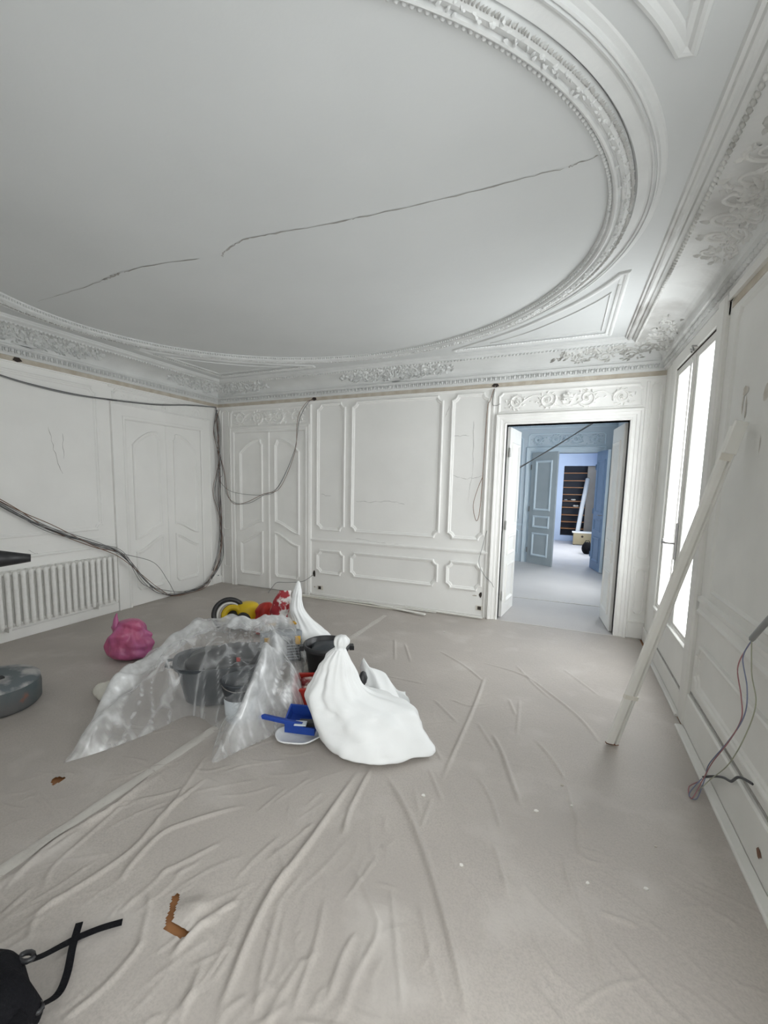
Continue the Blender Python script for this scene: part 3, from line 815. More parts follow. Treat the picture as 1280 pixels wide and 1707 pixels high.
w2 = struct(wall_box(MB(), fb2, 2.0, W + 0.03, -0.05, 3.0, 0.15, [(DOORS[0], DOORS[1], -0.05, DTOP - 0.02)]).build('wall_second_back', M['blue']), 'wall with the second doorway, tinted pale blue for cold daylight', 'wall')
struct(MB().box(DOORS[0] - 0.02, DOORS[1] + 0.02, 4.25, 4.40, -0.12, 0.001).build('floor_threshold_second', M['farfloor']), 'dusty threshold of the second doorway', 'floor')
sweep(MB(), [(DOORS[0], 0.0), (DOORS[0], DTOP - 0.02), (DOORS[1], DTOP - 0.02), (DOORS[1], 0.0)], CAS, fb2, False).build('door_casing', M['bluetrim'], w2)
overdoor(fb2, 3.88, 5.21, 2.25, 2.50, w2, M['bluetrim'], 4, 2.2)
panel(fb2, 3.45, 3.80, 0.80, 2.45, w2, M['bluetrim'], 0.04)
panel(fb2, 3.45, 3.80, 0.12, 0.66, w2, M['bluetrim'], 0.04)
MB().fbox(fb2, 2.2, 3.86, 0.72, 0.755, 0, 0.02).build('chair_rail', M['bluetrim'], w2)
c2 = MB()
c2.grid([[fb2(2.2, z, p) for p, z in CORN], [fb2(W, z, p) for p, z in CORN]])
t7 = struct(c2.build('trim_7', M['bluetrim']), 'cornice above the second doorway', 'cornice')
eg = MB()
for k in range(60):
    eg.fbox(fb2, 3.0 + k * 0.04, 3.022 + k * 0.04, 2.605, 2.645, 0.03, 0.055)
eg.build('dentils', M['bluetrim'], t7, False, 'stuff')

# door leaves -------------------------------------------------------------
def leaf_door(name, hinge, ang, wd, label, m, mp, edge=None, handle=None, flip=1, mirror=False):
    # hinge axis at the local origin, leaf along +x, thickness along y
    d = struct(empty(name, (hinge[0], hinge[1], 0.008), math.radians(ang)), label, 'door')
    MB().bevbox(lambda u, v, w: (u, w - 0.02, v), 0.0, wd, 0.0, 2.125, 0.0, 0.04, 0.004).build('leaf', m, d)
    if edge:
        MB().box(wd, wd + 0.012, -0.022, 0.022, 0.0, 2.125).build('edge_strip', edge, d)
    for sgn in (-1, 1):
        f = (lambda u, v, w: (u, 0.02 + w, v)) if sgn > 0 else (lambda u, v, w: (u, -0.02 - w, v))
        for (z0, z1) in ((0.15, 0.60), (0.70, 0.93), (1.03, 1.97)):
            pr = [(0, 0), (0.002, 0.014), (0.016, 0.018), (0.030, 0.010), (0.040, 0)]
            sweep(MB(), [(0.10, z0), (wd - 0.10, z0), (wd - 0.10, z1), (0.10, z1)], pr, f).build('panel_moulding', mp, d)
    for z in (0.25, 1.05, 1.85):
        MB().tube([(-0.006, -0.024, z - 0.05), (-0.006, -0.024, z + 0.05)], 0.011, 8).build('hinge', M['metal'] if m is M['greyblue'] else m, d, True)
    if handle:
        MB().tube([(wd - 0.06, flip * 0.02, 1.0), (wd - 0.06, flip * 0.07, 1.0), (wd - 0.17, flip * 0.07, 1.0)], 0.008, 6).build('handle', handle, d, True)
    return d
leaf_door('door_3', (DOORS[0] + 0.012, 0.10), 83.5, 0.56, 'open white door leaf on the left of the doorway', M['trim'], M['trim'])
leaf_door('door_4', (DOORS[1] - 0.012, 0.10), 95, 0.56, 'open white door leaf on the right of the doorway', M['paint'], M['paint'])
leaf_door('door_5', (DOORS[0] + 0.01, 4.20), -37, 0.57, 'half open panelled door leaf in the second doorway, tinted grey blue for cold daylight', M['greyblue'], M['bluetrim'])
leaf_door('door_6', (DOORS[1] - 0.01, 4.20), -77, 0.57, 'open door leaf with a pale edge in the second doorway, tinted blue for cold daylight', M['deepblue'], M['deepblue'], M['bluetrim'], M['metal'], -1)

# end wall of the third room with a shelved niche
NX0, NX1, NZ0, NZ1, NY = 4.53, 5.33, 0.15, 2.06, 8.5
def f3(u, v, w): return (u, NY - w, v)
w3 = struct(wall_box(MB(), f3, 2.8, W + 0.03, -0.05, 3.0, 0.10, [(NX0, NX1, NZ0, NZ1)]).build('wall_third_back', M['bluewall']), 'end wall with a niche of shelves, tinted blue for cold daylight', 'wall')
nb_ = MB().box(NX0 - 0.05, NX1 + 0.05, 8.95, 9.0, NZ0 - 0.05, NZ1 + 0.05).box(NX0 - 0.06, NX0, 8.6, 8.95, NZ0, NZ1).box(NX1, NX1 + 0.04, 8.6, 8.95, NZ0, NZ1).box(NX0, NX1, 8.6, 8.95, NZ0 - 0.04, NZ0).box(NX0, NX1, 8.6, 8.95, NZ1, NZ1 + 0.04)
nb_.build('niche_lining', M['slate'], w3)
for z in (0.334, 0.522, 0.713, 0.923, 1.098, 1.28, 1.474, 1.661, 1.87):
    MB().box(NX0, 5.115, 8.60, 8.95, z - 0.010, z + 0.010).build('shelf', M['orangewood'], w3)
MB().bevbox(lambda u, v, w: (u, 8.62 - w, v), 5.115, NX1, NZ0, NZ1 - 0.005, -0.03, 0.0, 0.004).build('side_panel', M['tan'], w3)
ro = tag(empty('rolled_paper', (4.93, 8.2, 0)), 'long pale roll leaning inside the shelved niche', 'roll')
MB().tube([(0.0, -0.02, 0.0), (0.10, 0.22, 0.95), (0.20, 0.41, 1.72)], 0.055, 12).build('roll', M['board'], ro, True)
MB().tube([(0.2, 0.41, 1.72), (0.2025, 0.415, 1.74)], 0.035, 10).build('roll_core', M['tan'], ro, True)
bx = tag(empty('storage_box', (5.06, 7.8, 0)), 'tan storage box with a dark round hole standing before the shelves', 'box')
MB().bevbox(lambda u, v, w: (u, -0.15 - w, v), -0.21, 0.22, 0.015, 0.31, -0.32, 0.0, 0.004).build('body', M['cardboard'], bx)
MB().bevbox(lambda u, v, w: (u, -0.16 - w, v), -0.24, 0.24, 0.31, 0.335, -0.34, 0.0, 0.004).build('lid', M['board'], bx)
MB().lathe([(0.0, 0.0), (0.028, 0.0), (0.028, 0.006), (0.0, 0.006)], (0, 0, 0), 14).build('hole', M['dark'], bx).matrix_local = Matrix.Translation((0.0, -0.150, 0.225)) @ Matrix.Rotation(PI / 2, 4, 'X')
for u in (-0.19, 0.2):
    MB().box(u - 0.02, u + 0.02, -0.14, 0.16, 0.0, 0.015).build('foot', M['dark'], bx)
bb = tag(empty('black_bag', (5.11, 6.05, 0)), 'small black bag on the floor behind the blue-tinted door leaf', 'bag')
MB().ell((0, 0, 0.13), (0.11, 0, 0), (0, 0.09, 0), (0, 0, 0.145), 10, 8).build('bag_body', M['blackcloth'], bb, True)
MB().tube([(-0.06, 0, 0.24), (-0.03, 0, 0.30), (0.03, 0, 0.30), (0.06, 0, 0.24)], 0.008).build('handle', M['blackcloth'], bb, True)
for i, (x, z, r, lab) in enumerate(((4.60, 1.108, 0.035, 'small dark object at the left of the middle shelf'), (4.79, 1.108, 0.045, 'small pale object on the middle shelf of the niche'), (4.86, 0.933, 0.055, 'pale bundle on the shelf below the middle of the niche'))):
    k = MB()
    for j in range(4):
        k.ell((x + (j % 2) * r * 0.9, 8.68 + (j // 2) * r, z + r * 0.55 + 0.002), (r, 0, 0), (0, r * .8, 0), (0, 0, r * .55), 8, 5)
    tag(k.build('shelf_item', M['rag'] if i else M['grey'], None, True), lab, 'shelf item')

# ------------------------------------------------------------------ floor covering with folds
WR = [[(4.1, -1.62), (4.11, -2.17), (4.1, -2.99)], [(4.16, -2.32), (4.32, -2.61)], [(4.27, -2.42), (4.35, -2.6), (4.42, -2.81), (4.49, -3.01)], [(3.63, -1.23), (3.9, -1.46), (4.11, -1.71)], [(4.03, -1.33), (4.36, -1.44), (4.58, -1.7), (4.76, -1.98), (4.86, -2.24)], [(4.3, -1.26), (4.44, -1.55), (4.58, -1.78)], [(3.92, -2.62), (4.07, -2.83)], [(4.01, -2.91), (4.15, -3.14)], [(4.5, -2.36), (4.6, -2.52), (4.68, -2.71)], [(3.83, -2.15), (4.06, -2.4)], [(3.35, -1.95), (3.72, -1.95)], [(4.38, -1.88), (4.41, -2.38)], [(4.31, -1.91), (4.38, -2.14)], [(4.26, -2.87), (4.35, -3.01), (4.43, -3.22)], [(3.74, -3.04), (3.77, -3.36), (3.81, -3.51)], [(3.99, -3.09), (4.07, -3.26)], [(4.09, -3.13), (4.1, -3.35)], [(4.68, -2.73), (4.71, -2.94), (4.77, -3.08)], [(3.29, -1.19), (3.49, -1.61)], [(3.16, -1.11), (3.35, -1.62)], [(4.64, -1.14), (4.9, -1.58)], [(3.94, -2.1), (4.09, -2.14), (4.22, -2.04)],
      [(2.82, -4.31), (2.75, -4.08), (2.79, -3.84), (2.75, -3.56)], [(2.94, -4.22), (2.87, -4.15), (2.84, -3.98), (2.8, -3.72)], [(3.0, -4.34), (3.03, -4.2), (3.07, -3.96), (3.02, -3.73), (3.02, -3.49)], [(3.16, -4.08), (3.13, -4.01), (3.11, -3.85), (3.16, -3.75), (3.3, -3.57)], [(3.26, -4.0), (3.31, -3.9), (3.37, -3.77)], [(2.34, -3.92), (2.62, -3.98)], [(3.44, -4.24), (3.36, -4.13), (3.29, -4.06)], [(3.09, -4.36), (3.02, -4.29), (3.02, -4.19)], [(2.88, -3.34), (2.99, -3.63), (3.05, -3.8)], [(2.91, -4.35), (2.89, -4.23)], [(3.54, -4.2), (3.55, -4.07), (3.61, -3.94)], [(3.55, -4.08), (3.59, -4.02)],
      [(3.69, -3.1), (3.7, -3.59), (3.7, -3.92), (3.79, -4.27)], [(3.81, -3.04), (4.07, -3.34), (4.29, -3.69), (4.43, -3.96)], [(3.9, -3.63), (4.09, -3.81), (4.09, -3.99), (4.1, -4.12)], [(4.08, -3.66), (4.19, -3.89), (4.26, -4.03)], [(4.19, -3.66), (4.28, -3.83), (4.36, -3.95)], [(4.65, -3.21), (4.74, -3.54), (4.77, -3.71)], [(4.72, -2.82), (4.73, -3.17), (4.8, -3.2)], [(4.79, -3.43), (4.9, -3.43)], [(3.74, -3.88), (3.81, -4.07), (3.88, -4.21)], [(3.58, -3.69), (3.68, -3.77), (3.69, -3.9)], [(4.56, -3.63), (4.65, -3.74)], [(3.88, -3.81), (3.93, -3.95), (3.97, -4.17)], [(4.39, -3.26), (4.49, -3.52)], [(3.42, -4.17), (3.43, -4.33), (3.4, -4.45)], [(3.64, -4.15), (3.7, -4.31)]]
BIG = {34: 0.016, 35: 0.017, 0: 0.010, 2: 0.012, 24: 0.010, 22: 0.010, 25: 0.010, 14: 0.012, 4: 0.008, 32: 0.010}
HOLE = [(3.452, -4.140), (3.430, -4.112), (3.413, -4.084), (3.383, -4.044), (3.392, -4.020), (3.414, -4.040), (3.436, -4.077), (3.455, -4.106), (3.540, -4.110), (3.540, -4.134)]
HOLE2 = [(2.345, -3.846), (2.334, -3.815), (2.398, -3.80), (2.392, -3.834), (2.384, -3.856)]
def inpoly(X, Y, poly):
    r = np.zeros(X.shape, bool)
    n = len(poly)
    for i in range(n):
        (x1, y1), (x2, y2) = poly[i], poly[i - 1]
        c = ((y1 > Y) != (y2 > Y)) & (X < (x2 - x1) * (Y - y1) / (y2 - y1 + 1e-12) + x1)
        r ^= c
    return r
def vnoise(X, Y, sc, seed):
    rs = np.random.RandomState(seed)
    G = rs.rand(64, 64)
    x, y = X * sc, Y * sc
    xi, yi = np.floor(x).astype(int), np.floor(y).astype(int)
    fx, fy = x - xi, y - yi
    fx, fy = fx * fx * (3 - 2 * fx), fy * fy * (3 - 2 * fy)
    g = lambda a, b: G[a % 64, b % 64]
    return (g(xi, yi) * (1 - fx) + g(xi + 1, yi) * fx) * (1 - fy) + (g(xi, yi + 1) * (1 - fx) + g(xi + 1, yi + 1) * fx) * fy
def ridge(Z, X, Y, pts, h, w):
    P = catmull(pts, 6)
    x0, x1 = min(p[0] for p in P) - 4 * w, max(p[0] for p in P) + 4 * w
    y0, y1 = min(p[1] for p in P) - 4 * w, max(p[1] for p in P) + 4 * w
    sel = (X > x0) & (X < x1) & (Y > y0) & (Y < y1)
    x, y = X[sel], Y[sel]
    if not len(x):
        return
    best = np.full(x.shape, 9.0)
    tt = np.zeros(x.shape)
    n = len(P) - 1
    for i in range(n):
        a, b = np.array(P[i]), np.array(P[i + 1])
        d = b - a
        t = np.clip(((x - a[0]) * d[0] + (y - a[1]) * d[1]) / (d @ d + 1e-12), 0, 1)
        ds = np.hypot(x - a[0] - t * d[0], y - a[1] - t * d[1])
        m = ds < best
        best[m] = ds[m]
        tt[m] = (i + t[m]) / n
    tap = np.minimum(1, np.minimum(tt, 1 - tt) * 5 + 0.05)
    Z[sel] += h * tap * np.exp(-(best / w) ** 2)

xs = np.concatenate([np.arange(0.0, 2.2, 0.03), np.arange(2.2, 5.33, 0.0072), [5.345]])
ys = np.concatenate([np.arange(-D, -1.2, 0.0072), np.arange(-1.2, -0.005, 0.02), [-0.002]])
X, Y = np.meshgrid(xs, ys, indexing='ij')
Z = np.full(X.shape, 0.0) + 0.003 * vnoise(X, Y, 3, 1) + 0.0015 * vnoise(X, Y, 9, 2)
for i, p in enumerate(WR):
    h = BIG.get(i, 0.0065)
    ridge(Z, X, Y, p, h, 0.0065 + h * 0.33)
rs = random.Random(11)
for k in range(420):     # many small creases fanning out towards the camera
    x, y = 2.3 + rs.random() * 2.9, -4.75 + rs.random() * 2.4
    a = math.atan2(y + 2.7, x - 3.75) + (rs.random() - .5) * 0.9
    if rs.random() < 0.25:
        a = rs.random() * 6.28
    ln = 0.06 + rs.random() * 0.26
    c = (rs.random() - .5) * 0.05
    near = min(1.0, max(0.25, (-2.4 - y) / 1.2))
    ridge(Z, X, Y, [(x, y), (x + ln / 2 * math.cos(a) - c * math.sin(a), y + ln / 2 * math.sin(a) + c * math.cos(a)), (x + ln * math.cos(a), y + ln * math.sin(a))], (0.0014 + 0.0034 * rs.random()) * near, 0.0056 + 0.004 * rs.random())
ridge(Z, X, Y, [(2.70, -4.6), (2.715, -4.05), (2.735, -3.3), (2.80, -0.45)], 0.006, 0.03)
ridge(Z, X, Y, [(2.765, -4.6), (2.78, -4.05), (2.79, -3.5)], 0.008, 0.018)
Z *= np.clip((5.345 - X) / 0.03, 0, 1) * np.clip(-Y / 0.03, 0, 1)
# raised torn flap beside the big tear
fd = np.hypot((X - 3.475) / 0.055, (Y + 4.055) / 0.05)
Z += 0.016 * np.exp(-fd ** 2 * 1.2) + 0.012 * np.exp(-(np.hypot(X - 3.50, Y + 4.02) / 0.03) ** 2)
Z += 0.010 * np.exp(-(np.hypot(X - 2.37, Y + 3.79) / 0.04) ** 2)
cxm = (X[:-1, :-1] + X[1:, 1:]) / 2
cym = (Y[:-1, :-1] + Y[1:, 1:]) / 2
keep = ~(inpoly(cxm, cym, HOLE) | inpoly(cxm, cym, HOLE2))
nx, ny = X.shape
idx = np.arange(nx * ny).reshape(nx, ny)
quads = np.stack([idx[:-1, :-1], idx[1:, :-1], idx[1:, 1:], idx[:-1, 1:]], -1)[keep]
me = bpy.data.meshes.new('protective_sheet')
me.vertices.add(nx * ny)
me.vertices.foreach_set('co', np.stack([X, Y, Z], -1).reshape(-1).astype(np.float32))
nq = len(quads)
me.loops.add(nq * 4)
me.loops.foreach_set('vertex_index', quads.reshape(-1).astype(np.int32))
me.polygons.add(nq)
me.polygons.foreach_set('loop_start', np.arange(0, nq * 4, 4, dtype=np.int32))
me.polygons.foreach_set('use_smooth', np.ones(nq, bool))
me.update(calc_edges=True)
me.validate()
me.materials.append(M['sheet'])
sheet = bpy.data.objects.new('protective_sheet', me)
COL.objects.link(sheet)
tag(sheet, 'creased dusty beige sheet covering the whole wooden floor', 'floor sheet')
def zs(x, y):
    i = min(int(np.searchsorted(xs, x)), len(xs) - 1); j = min(int(np.searchsorted(ys, y)), len(ys) - 1)
    return float(Z[i, j])
# seam tape of the sheet
rows = []
for k in range(90):
    y = -4.75 + k * (4.3 / 89)
    t = (y + 4.75) / 4.3
    xc = float(np.interp(y, [-4.75, -4.05, -3.27, -0.45], [2.70, 2.715, 2.735, 2.805]))
    wv = 0.028 + 0.004 * math.sin(k * 0.7)
    rows.append([(xc - wv, y, zs(xc - wv, y) + 0.0015), (xc, y, zs(xc, y) + 0.003), (xc + wv, y, zs(xc + wv, y) + 0.0015)])
MB().grid(rows).build('seam_tape', M['tape'], sheet, True)
MB().box(3.90, 5.33, -0.034, -0.010, 0.0022, 0.0042).build('edge_tape', M['tape'], sheet)

# ------------------------------------------------------------------ cables
def wires(name, loc, specs, label, cat='cable bundle', part='wire'):
    root = tag(empty(name, loc), label, cat)
    for pts, r, m in specs:
        P = catmull([tuple(np.array(p) - np.array(loc)) for p in pts], 8)
        MB().tube(P, r, 5).build(part, m, root, True)
    return root
def jitter(pts, s, seed):
    r = random.Random(seed)
    a = [r.random() * 6.28 for _ in range(3)]
    out = []
    for i, p in enumerate(pts):
        e = 0.25 if i in (0, len(pts) - 1) else 1
        out.append((p[0] + abs(s * .6 * math.sin(i * 1.3 + a[0])) * e, p[1] + s * math.sin(i * 1.9 + a[1]) * e, max(p[2] + s * math.sin(i * 1.5 + a[2]) * e, 0.014)))
    out = [(max(x, 0.02), min(y, -0.025), z) for x, y, z in out]
    return out
main = [(0.05, -3.6, 1.83), (0.05, -2.805, 1.261), (0.05, -2.42, 1.009), (0.06, -1.98, 0.80), (0.13, -1.739, 0.675), (0.10, -1.44, 0.337), (0.08, -1.2, 0.14), (0.08, -0.95, 0.025), (0.09, -0.52, 0.03), (0.07, -0.25, 0.17), (0.05, -0.06, 0.40), (0.05, -0.05, 0.8), (0.04, -0.06, 1.3), (0.05, -0.05, 1.9), (0.04, -0.06, 2.3), (0.03, -0.08, 2.53)]
cm = ['cable', 'cablegrey', 'wirebrown', 'cable', 'cablegrey', 'wirebrown', 'cablegrey', 'cablegrey', 'cable']
specs = [(jitter(main, 0.010 + 0.005 * k, k), 0.0036, M[cm[k]]) for k in range(8)]
lo = main[:5] + [(0.13, -1.30, 0.52), (0.10, -1.08, 0.26), (0.09, -0.98, 0.06)] + main[7:12]
specs.append((jitter(lo, 0.01, 31), 0.003, M['cable']))
wires('cable_bundle', (0.05, -0.95, 0.02), specs, 'long bundle of loose dark cables sagging to the floor below the left wall')
up = [(0.03, -3.3, 2.52), (0.03, -2.73, 2.389), (0.03, -2.2, 2.345), (0.03, -1.717, 2.361), (0.03, -1.1, 2.41), (0.03, -0.567, 2.486), (0.03, -0.079, 2.535)]
wires('hanging_cable', (0.03, -1.7, 2.36), [(up, 0.009, M['cablegrey']), (jitter(up, 0.006, 5), 0.006, M['cable'])], 'thick grey cable sagging just under the cornice of the left wall', 'cable', 'strand')
loop = [(0.03, -0.04, 1.98), (0.10, -0.03, 1.6), (0.165, -0.03, 1.318), (0.33, -0.035, 1.215), (0.556, -0.035, 1.207), (0.80, -0.035, 1.30), (1.053, -0.035, 1.438), (1.326, -0.03, 1.924), (1.401, -0.03, 2.299), (1.50, -0.03, 2.49), (1.584, -0.015, 2.56)]
def jl(pts, s, seed):
    r = random.Random(seed); a = [r.random() * 6.28 for _ in range(2)]
    return [(p[0] + s * math.sin(i * 1.4 + a[0]) * (0.2 if i in (0, len(pts) - 1) else 1), p[1] - 0.004 * (seed % 3), p[2] + s * math.sin(i * 1.7 + a[1]) * (0.2 if i in (0, len(pts) - 1) else 1)) for i, p in enumerate(pts)]
wires('wire_loop', (0.55, -0.03, 1.2), [(jl(loop, 0.02, 1), 0.0035, M['cablegrey']), (jl(loop, 0.035, 2), 0.003, M['wirebrown']), (jl(loop[:2] + [(0.05, -0.03, 1.55), (0.25, -0.03, 1.36)] + loop[5:], 0.02, 7), 0.003, M['cablegrey'])], 'drooping loop of thin wires in front of the closed double door')
cor = [(0.06, -0.05, 2.50), (0.03, -0.10, 2.2), (0.08, -0.06, 1.8), (0.03, -0.12, 1.35), (0.07, -0.05, 0.95), (0.09, -0.10, 0.55), (0.06, -0.22, 0.22)]
wires('corner_wires', (0.06, -0.08, 0.3), [([(p[0] + 0.02 * math.sin(k * 2 + i), p[1] - abs(0.03 * math.cos(k * 1.7 + i * 1.3)), p[2]) for i, p in enumerate(cor)], 0.003, M[('cablegrey', 'wirebrown', 'cable', 'cablegrey')[k]]) for k in range(4)], 'tangle of thin wires hanging down the far left corner')
w3p = [(3.833, -0.012, 2.56), (3.79, -0.03, 2.40), (3.768, -0.03, 2.326), (3.754, -0.03, 1.804), (3.739, -0.03, 1.268), (3.706, -0.03, 1.103), (3.662, -0.03, 1.265), (3.70, -0.03, 1.45), (3.75, -0.03, 1.59)]
wires('door_side_wires', (3.75, -0.03, 1.2), [(w3p, 0.003, M['wirebrown']), ([(3.835, -0.012, 2.56), (3.817, -0.03, 2.375), (3.856, -0.045, 2.347), (3.90, -0.05, 2.36)], 0.003, M['cablegrey'])], 'thin brown wires hanging left of the doorway casing')
wires('casing_wire', (3.8, -0.04, 0.6), [([(3.823, -0.03, 0.999), (3.78, -0.03, 0.8), (3.754, -0.03, 0.635), (3.82, -0.045, 0.50), (3.898, -0.045, 0.426), (3.927, -0.045, 0.374)], 0.003, M['cablegrey'])], 'short thin wire curling at the foot of the doorway casing', 'wire')
wires('socket_wire', (1.4, -0.05, 0.15), [([(1.594, -0.006, 0.278), (1.50, -0.05, 0.20), (1.403, -0.05, 0.165), (1.2, -0.05, 0.135), (1.045, -0.06, 0.12), (1.02, -0.15, 0.06), (1.03, -0.24, 0.012)], 0.004, M['cablegrey'])], 'grey wire drooping from the wall beside the closed double door', 'wire')
wires('crossing_cables', (4.4, 1.0, 2.0), [([(2.2, 1.2, 0.75), (3.2, 1.2, 1.25), (3.80, 1.2, 1.60), (4.02, 1.2, 1.734), (4.42, 1.2, 2.0), (4.817, 1.2, 2.258), (5.372, 1.2, 2.62)], 0.006, M['cable']), ([(2.2, 1.22, 0.76), (3.2, 1.22, 1.26), (3.80, 1.22, 1.61), (4.02, 1.22, 1.75), (4.42, 1.22, 1.99), (4.817, 1.22, 2.275), (5.372, 1.22, 2.64)], 0.005, M['cablegrey'])], 'pair of dark cables crossing diagonally behind the open doorway')
xr = W - 0.045
wires('cable_end', (xr, -2.75, 0.9), [([(xr, -3.6, 1.55), (xr, -3.1, 1.17), (xr, -2.852, 0.962), (xr, -2.757, 0.877)], 0.012, M['cablegrey'])], 'cut end of a thick grey cable on the window wall', 'cable', 'sheath')
wires('coloured_wires', (xr, -2.6, 0.4), [
    ([(xr, -2.76, 0.875), (xr - .01, -2.676, 0.727), (xr - .01, -2.751, 0.619), (xr - .01, -2.778, 0.531), (xr, -2.636, 0.352), (xr - .01, -2.50, 0.17), (5.30, -2.46, 0.05), (5.229, -2.592, 0.012), (5.236, -2.50, 0.012), (5.29, -2.45, 0.03)], 0.0026, M['wirered']),
    ([(xr, -2.76, 0.875), (xr - .01, -2.72, 0.78), (xr - .01, -2.804, 0.673), (xr - .01, -2.80, 0.55), (xr, -2.62, 0.34), (xr - .02, -2.49, 0.15), (5.31, -2.45, 0.05), (5.25, -2.583, 0.012), (5.225, -2.56, 0.014), (5.30, -2.44, 0.04)], 0.0026, M['wireblue']),
    ([(xr, -2.755, 0.875), (xr, -2.80, 0.74), (xr, -2.871, 0.644), (xr, -2.805, 0.47), (xr, -2.666, 0.261), (xr - .01, -2.5, 0.08), (5.27, -2.52, 0.014)], 0.0024, M['wireyellow'])],
    'red, blue and yellow wires trailing from the grey cable to the floor', 'wires')
wires('skirting_wire', (xr, -2.7, 0.25), [([(W - 0.02, -2.86, 0.30), (xr, -2.80, 0.285), (xr, -2.72, 0.215), (xr, -2.62, 0.17), (xr, -2.50, 0.10), (xr - 0.02, -2.43, 0.045)], 0.006, M['cable'])], 'short black wire poking out above the skirting of the window wall', 'wire')

# ------------------------------------------------------------------ plank, laths and flakes
pk = tag(empty('leaning_plank', (4.92, -2.22, 0)), 'long white moulded plank leaning against the window wall', 'plank')
a0, a1 = Vector((0, 0, 0.012)), Vector((0.405, -0.072, 1.80))
ax = (a1 - a0).normalized()
e1 = Vector((0.92, 0.39, 0)); e1 = (e1 - ax * e1.dot(ax)).normalized()
e2 = ax.cross(e1).normalized()
if e2.y > 0:
    e2 = -e2
Lp = (a1 - a0).length
def fp(u, v, w): return tuple(a0 + ax * v + e1 * u + e2 * w)
pm = MB()
prof = [(-0.036, 0), (-0.036, 0.014), (-0.020, 0.018), (0.004, 0.018), (0.007, 0.003), (0.012, 0.003), (0.015, 0.018), (0.026, 0.016), (0.036, 0.008), (0.036, 0)]
pm.grid([[fp(u, v, w) for u, w in prof] for v in (0.0, Lp)])
nn = len(prof)
pm.f += [tuple(range(nn)), tuple(range(nn, 2 * nn)), (0, nn, 2 * nn - 1, nn - 1)]
pm.build('plank', M['board'], pk)
MB().bevbox(fp, -0.038, 0.030, Lp - 0.13, Lp + 0.03, 0.019, 0.027, 0.004).build('end_block', M['board'], pk)
MB().bevbox(fp, -0.040, 0.020, Lp - 0.165, Lp - 0.128, 0.019, 0.021, 0.001).build('tape_band', M['masking'], pk)
MB().bevbox(fp, -0.038, 0.038, 0.30, 0.325, 0.0, 0.021, 0.001).build('tape_band', M['masking'], pk)
MB().bevbox(fp, -0.037, 0.037, -0.006, 0.0, 0.0, 0.018, 0.001).build('bare_end', M['wirebrown'], pk)

for i, (p0, p1, wd, z, lab) in enumerate((
        ((1.40, -0.10), (3.30, -0.075), 0.032, 0.006, 'longest pale lath lying against the foot of the far wall'),
        ((1.50, -0.16), (3.05, -0.19), 0.024, 0.006, 'thin pale lath lying furthest out from the far wall'),
        ((2.45, -0.115), (3.22, -0.27), 0.040, 0.020, 'broad white lath lying askew across the others'),
        ((2.9, -0.06), (3.83, -0.10), 0.034, 0.020, 'white lath lying nearest the doorway casing'))):
    d = Vector((p1[0] - p0[0], p1[1] - p0[1], 0)); L_ = d.length; d.normalize(); n_ = Vector((-d.y, d.x, 0))
    o = MB().bevbox(lambda u, v, w: tuple(Vector((p0[0], p0[1], z)) + d * u + n_ * v + Vector((0, 0, w))), 0, L_, -wd / 2, wd / 2, 0, 0.012, 0.003).build('lath', M['board'] if i != 1 else M['masking'])
    tag(o, lab, 'lath', 'laths at the foot of the far wall')
rs = random.Random(3)
for k, (x, y) in enumerate([(3.2, -0.42), (3.45, -0.5), (4.05, -3.13), (4.95, -3.25), (4.66, -2.75), (4.7, -2.9), (4.55, -3.0), (3.9, -2.05), (5.02, -3.0), (4.3, -3.45), (3.55, -0.7), (4.75, -3.32)]):
    n = 5
    z = zs(x, y) + 0.001
    sz = 0.004 + 0.006 * rs.random()
    top = [(x + sz * math.cos(j * 2 * PI / n) * (0.6 + rs.random() * .8), y + sz * math.sin(j * 2 * PI / n) * (0.6 + rs.random() * .8)) for j in range(n)]
    mb = MB().add([(a, b, z) for a, b in top] + [(a, b, z + 0.004) for a, b in top], [tuple(range(n)), tuple(range(n, 2 * n))] + [(j, (j + 1) % n, n + (j + 1) % n, n + j) for j in range(n)])
    tag(mb.build('paint_flake', M['chip'] if k % 4 else M['stain']), 'tiny flake of old paint lying on the floor sheet', 'flake', 'flakes scattered on the sheet')

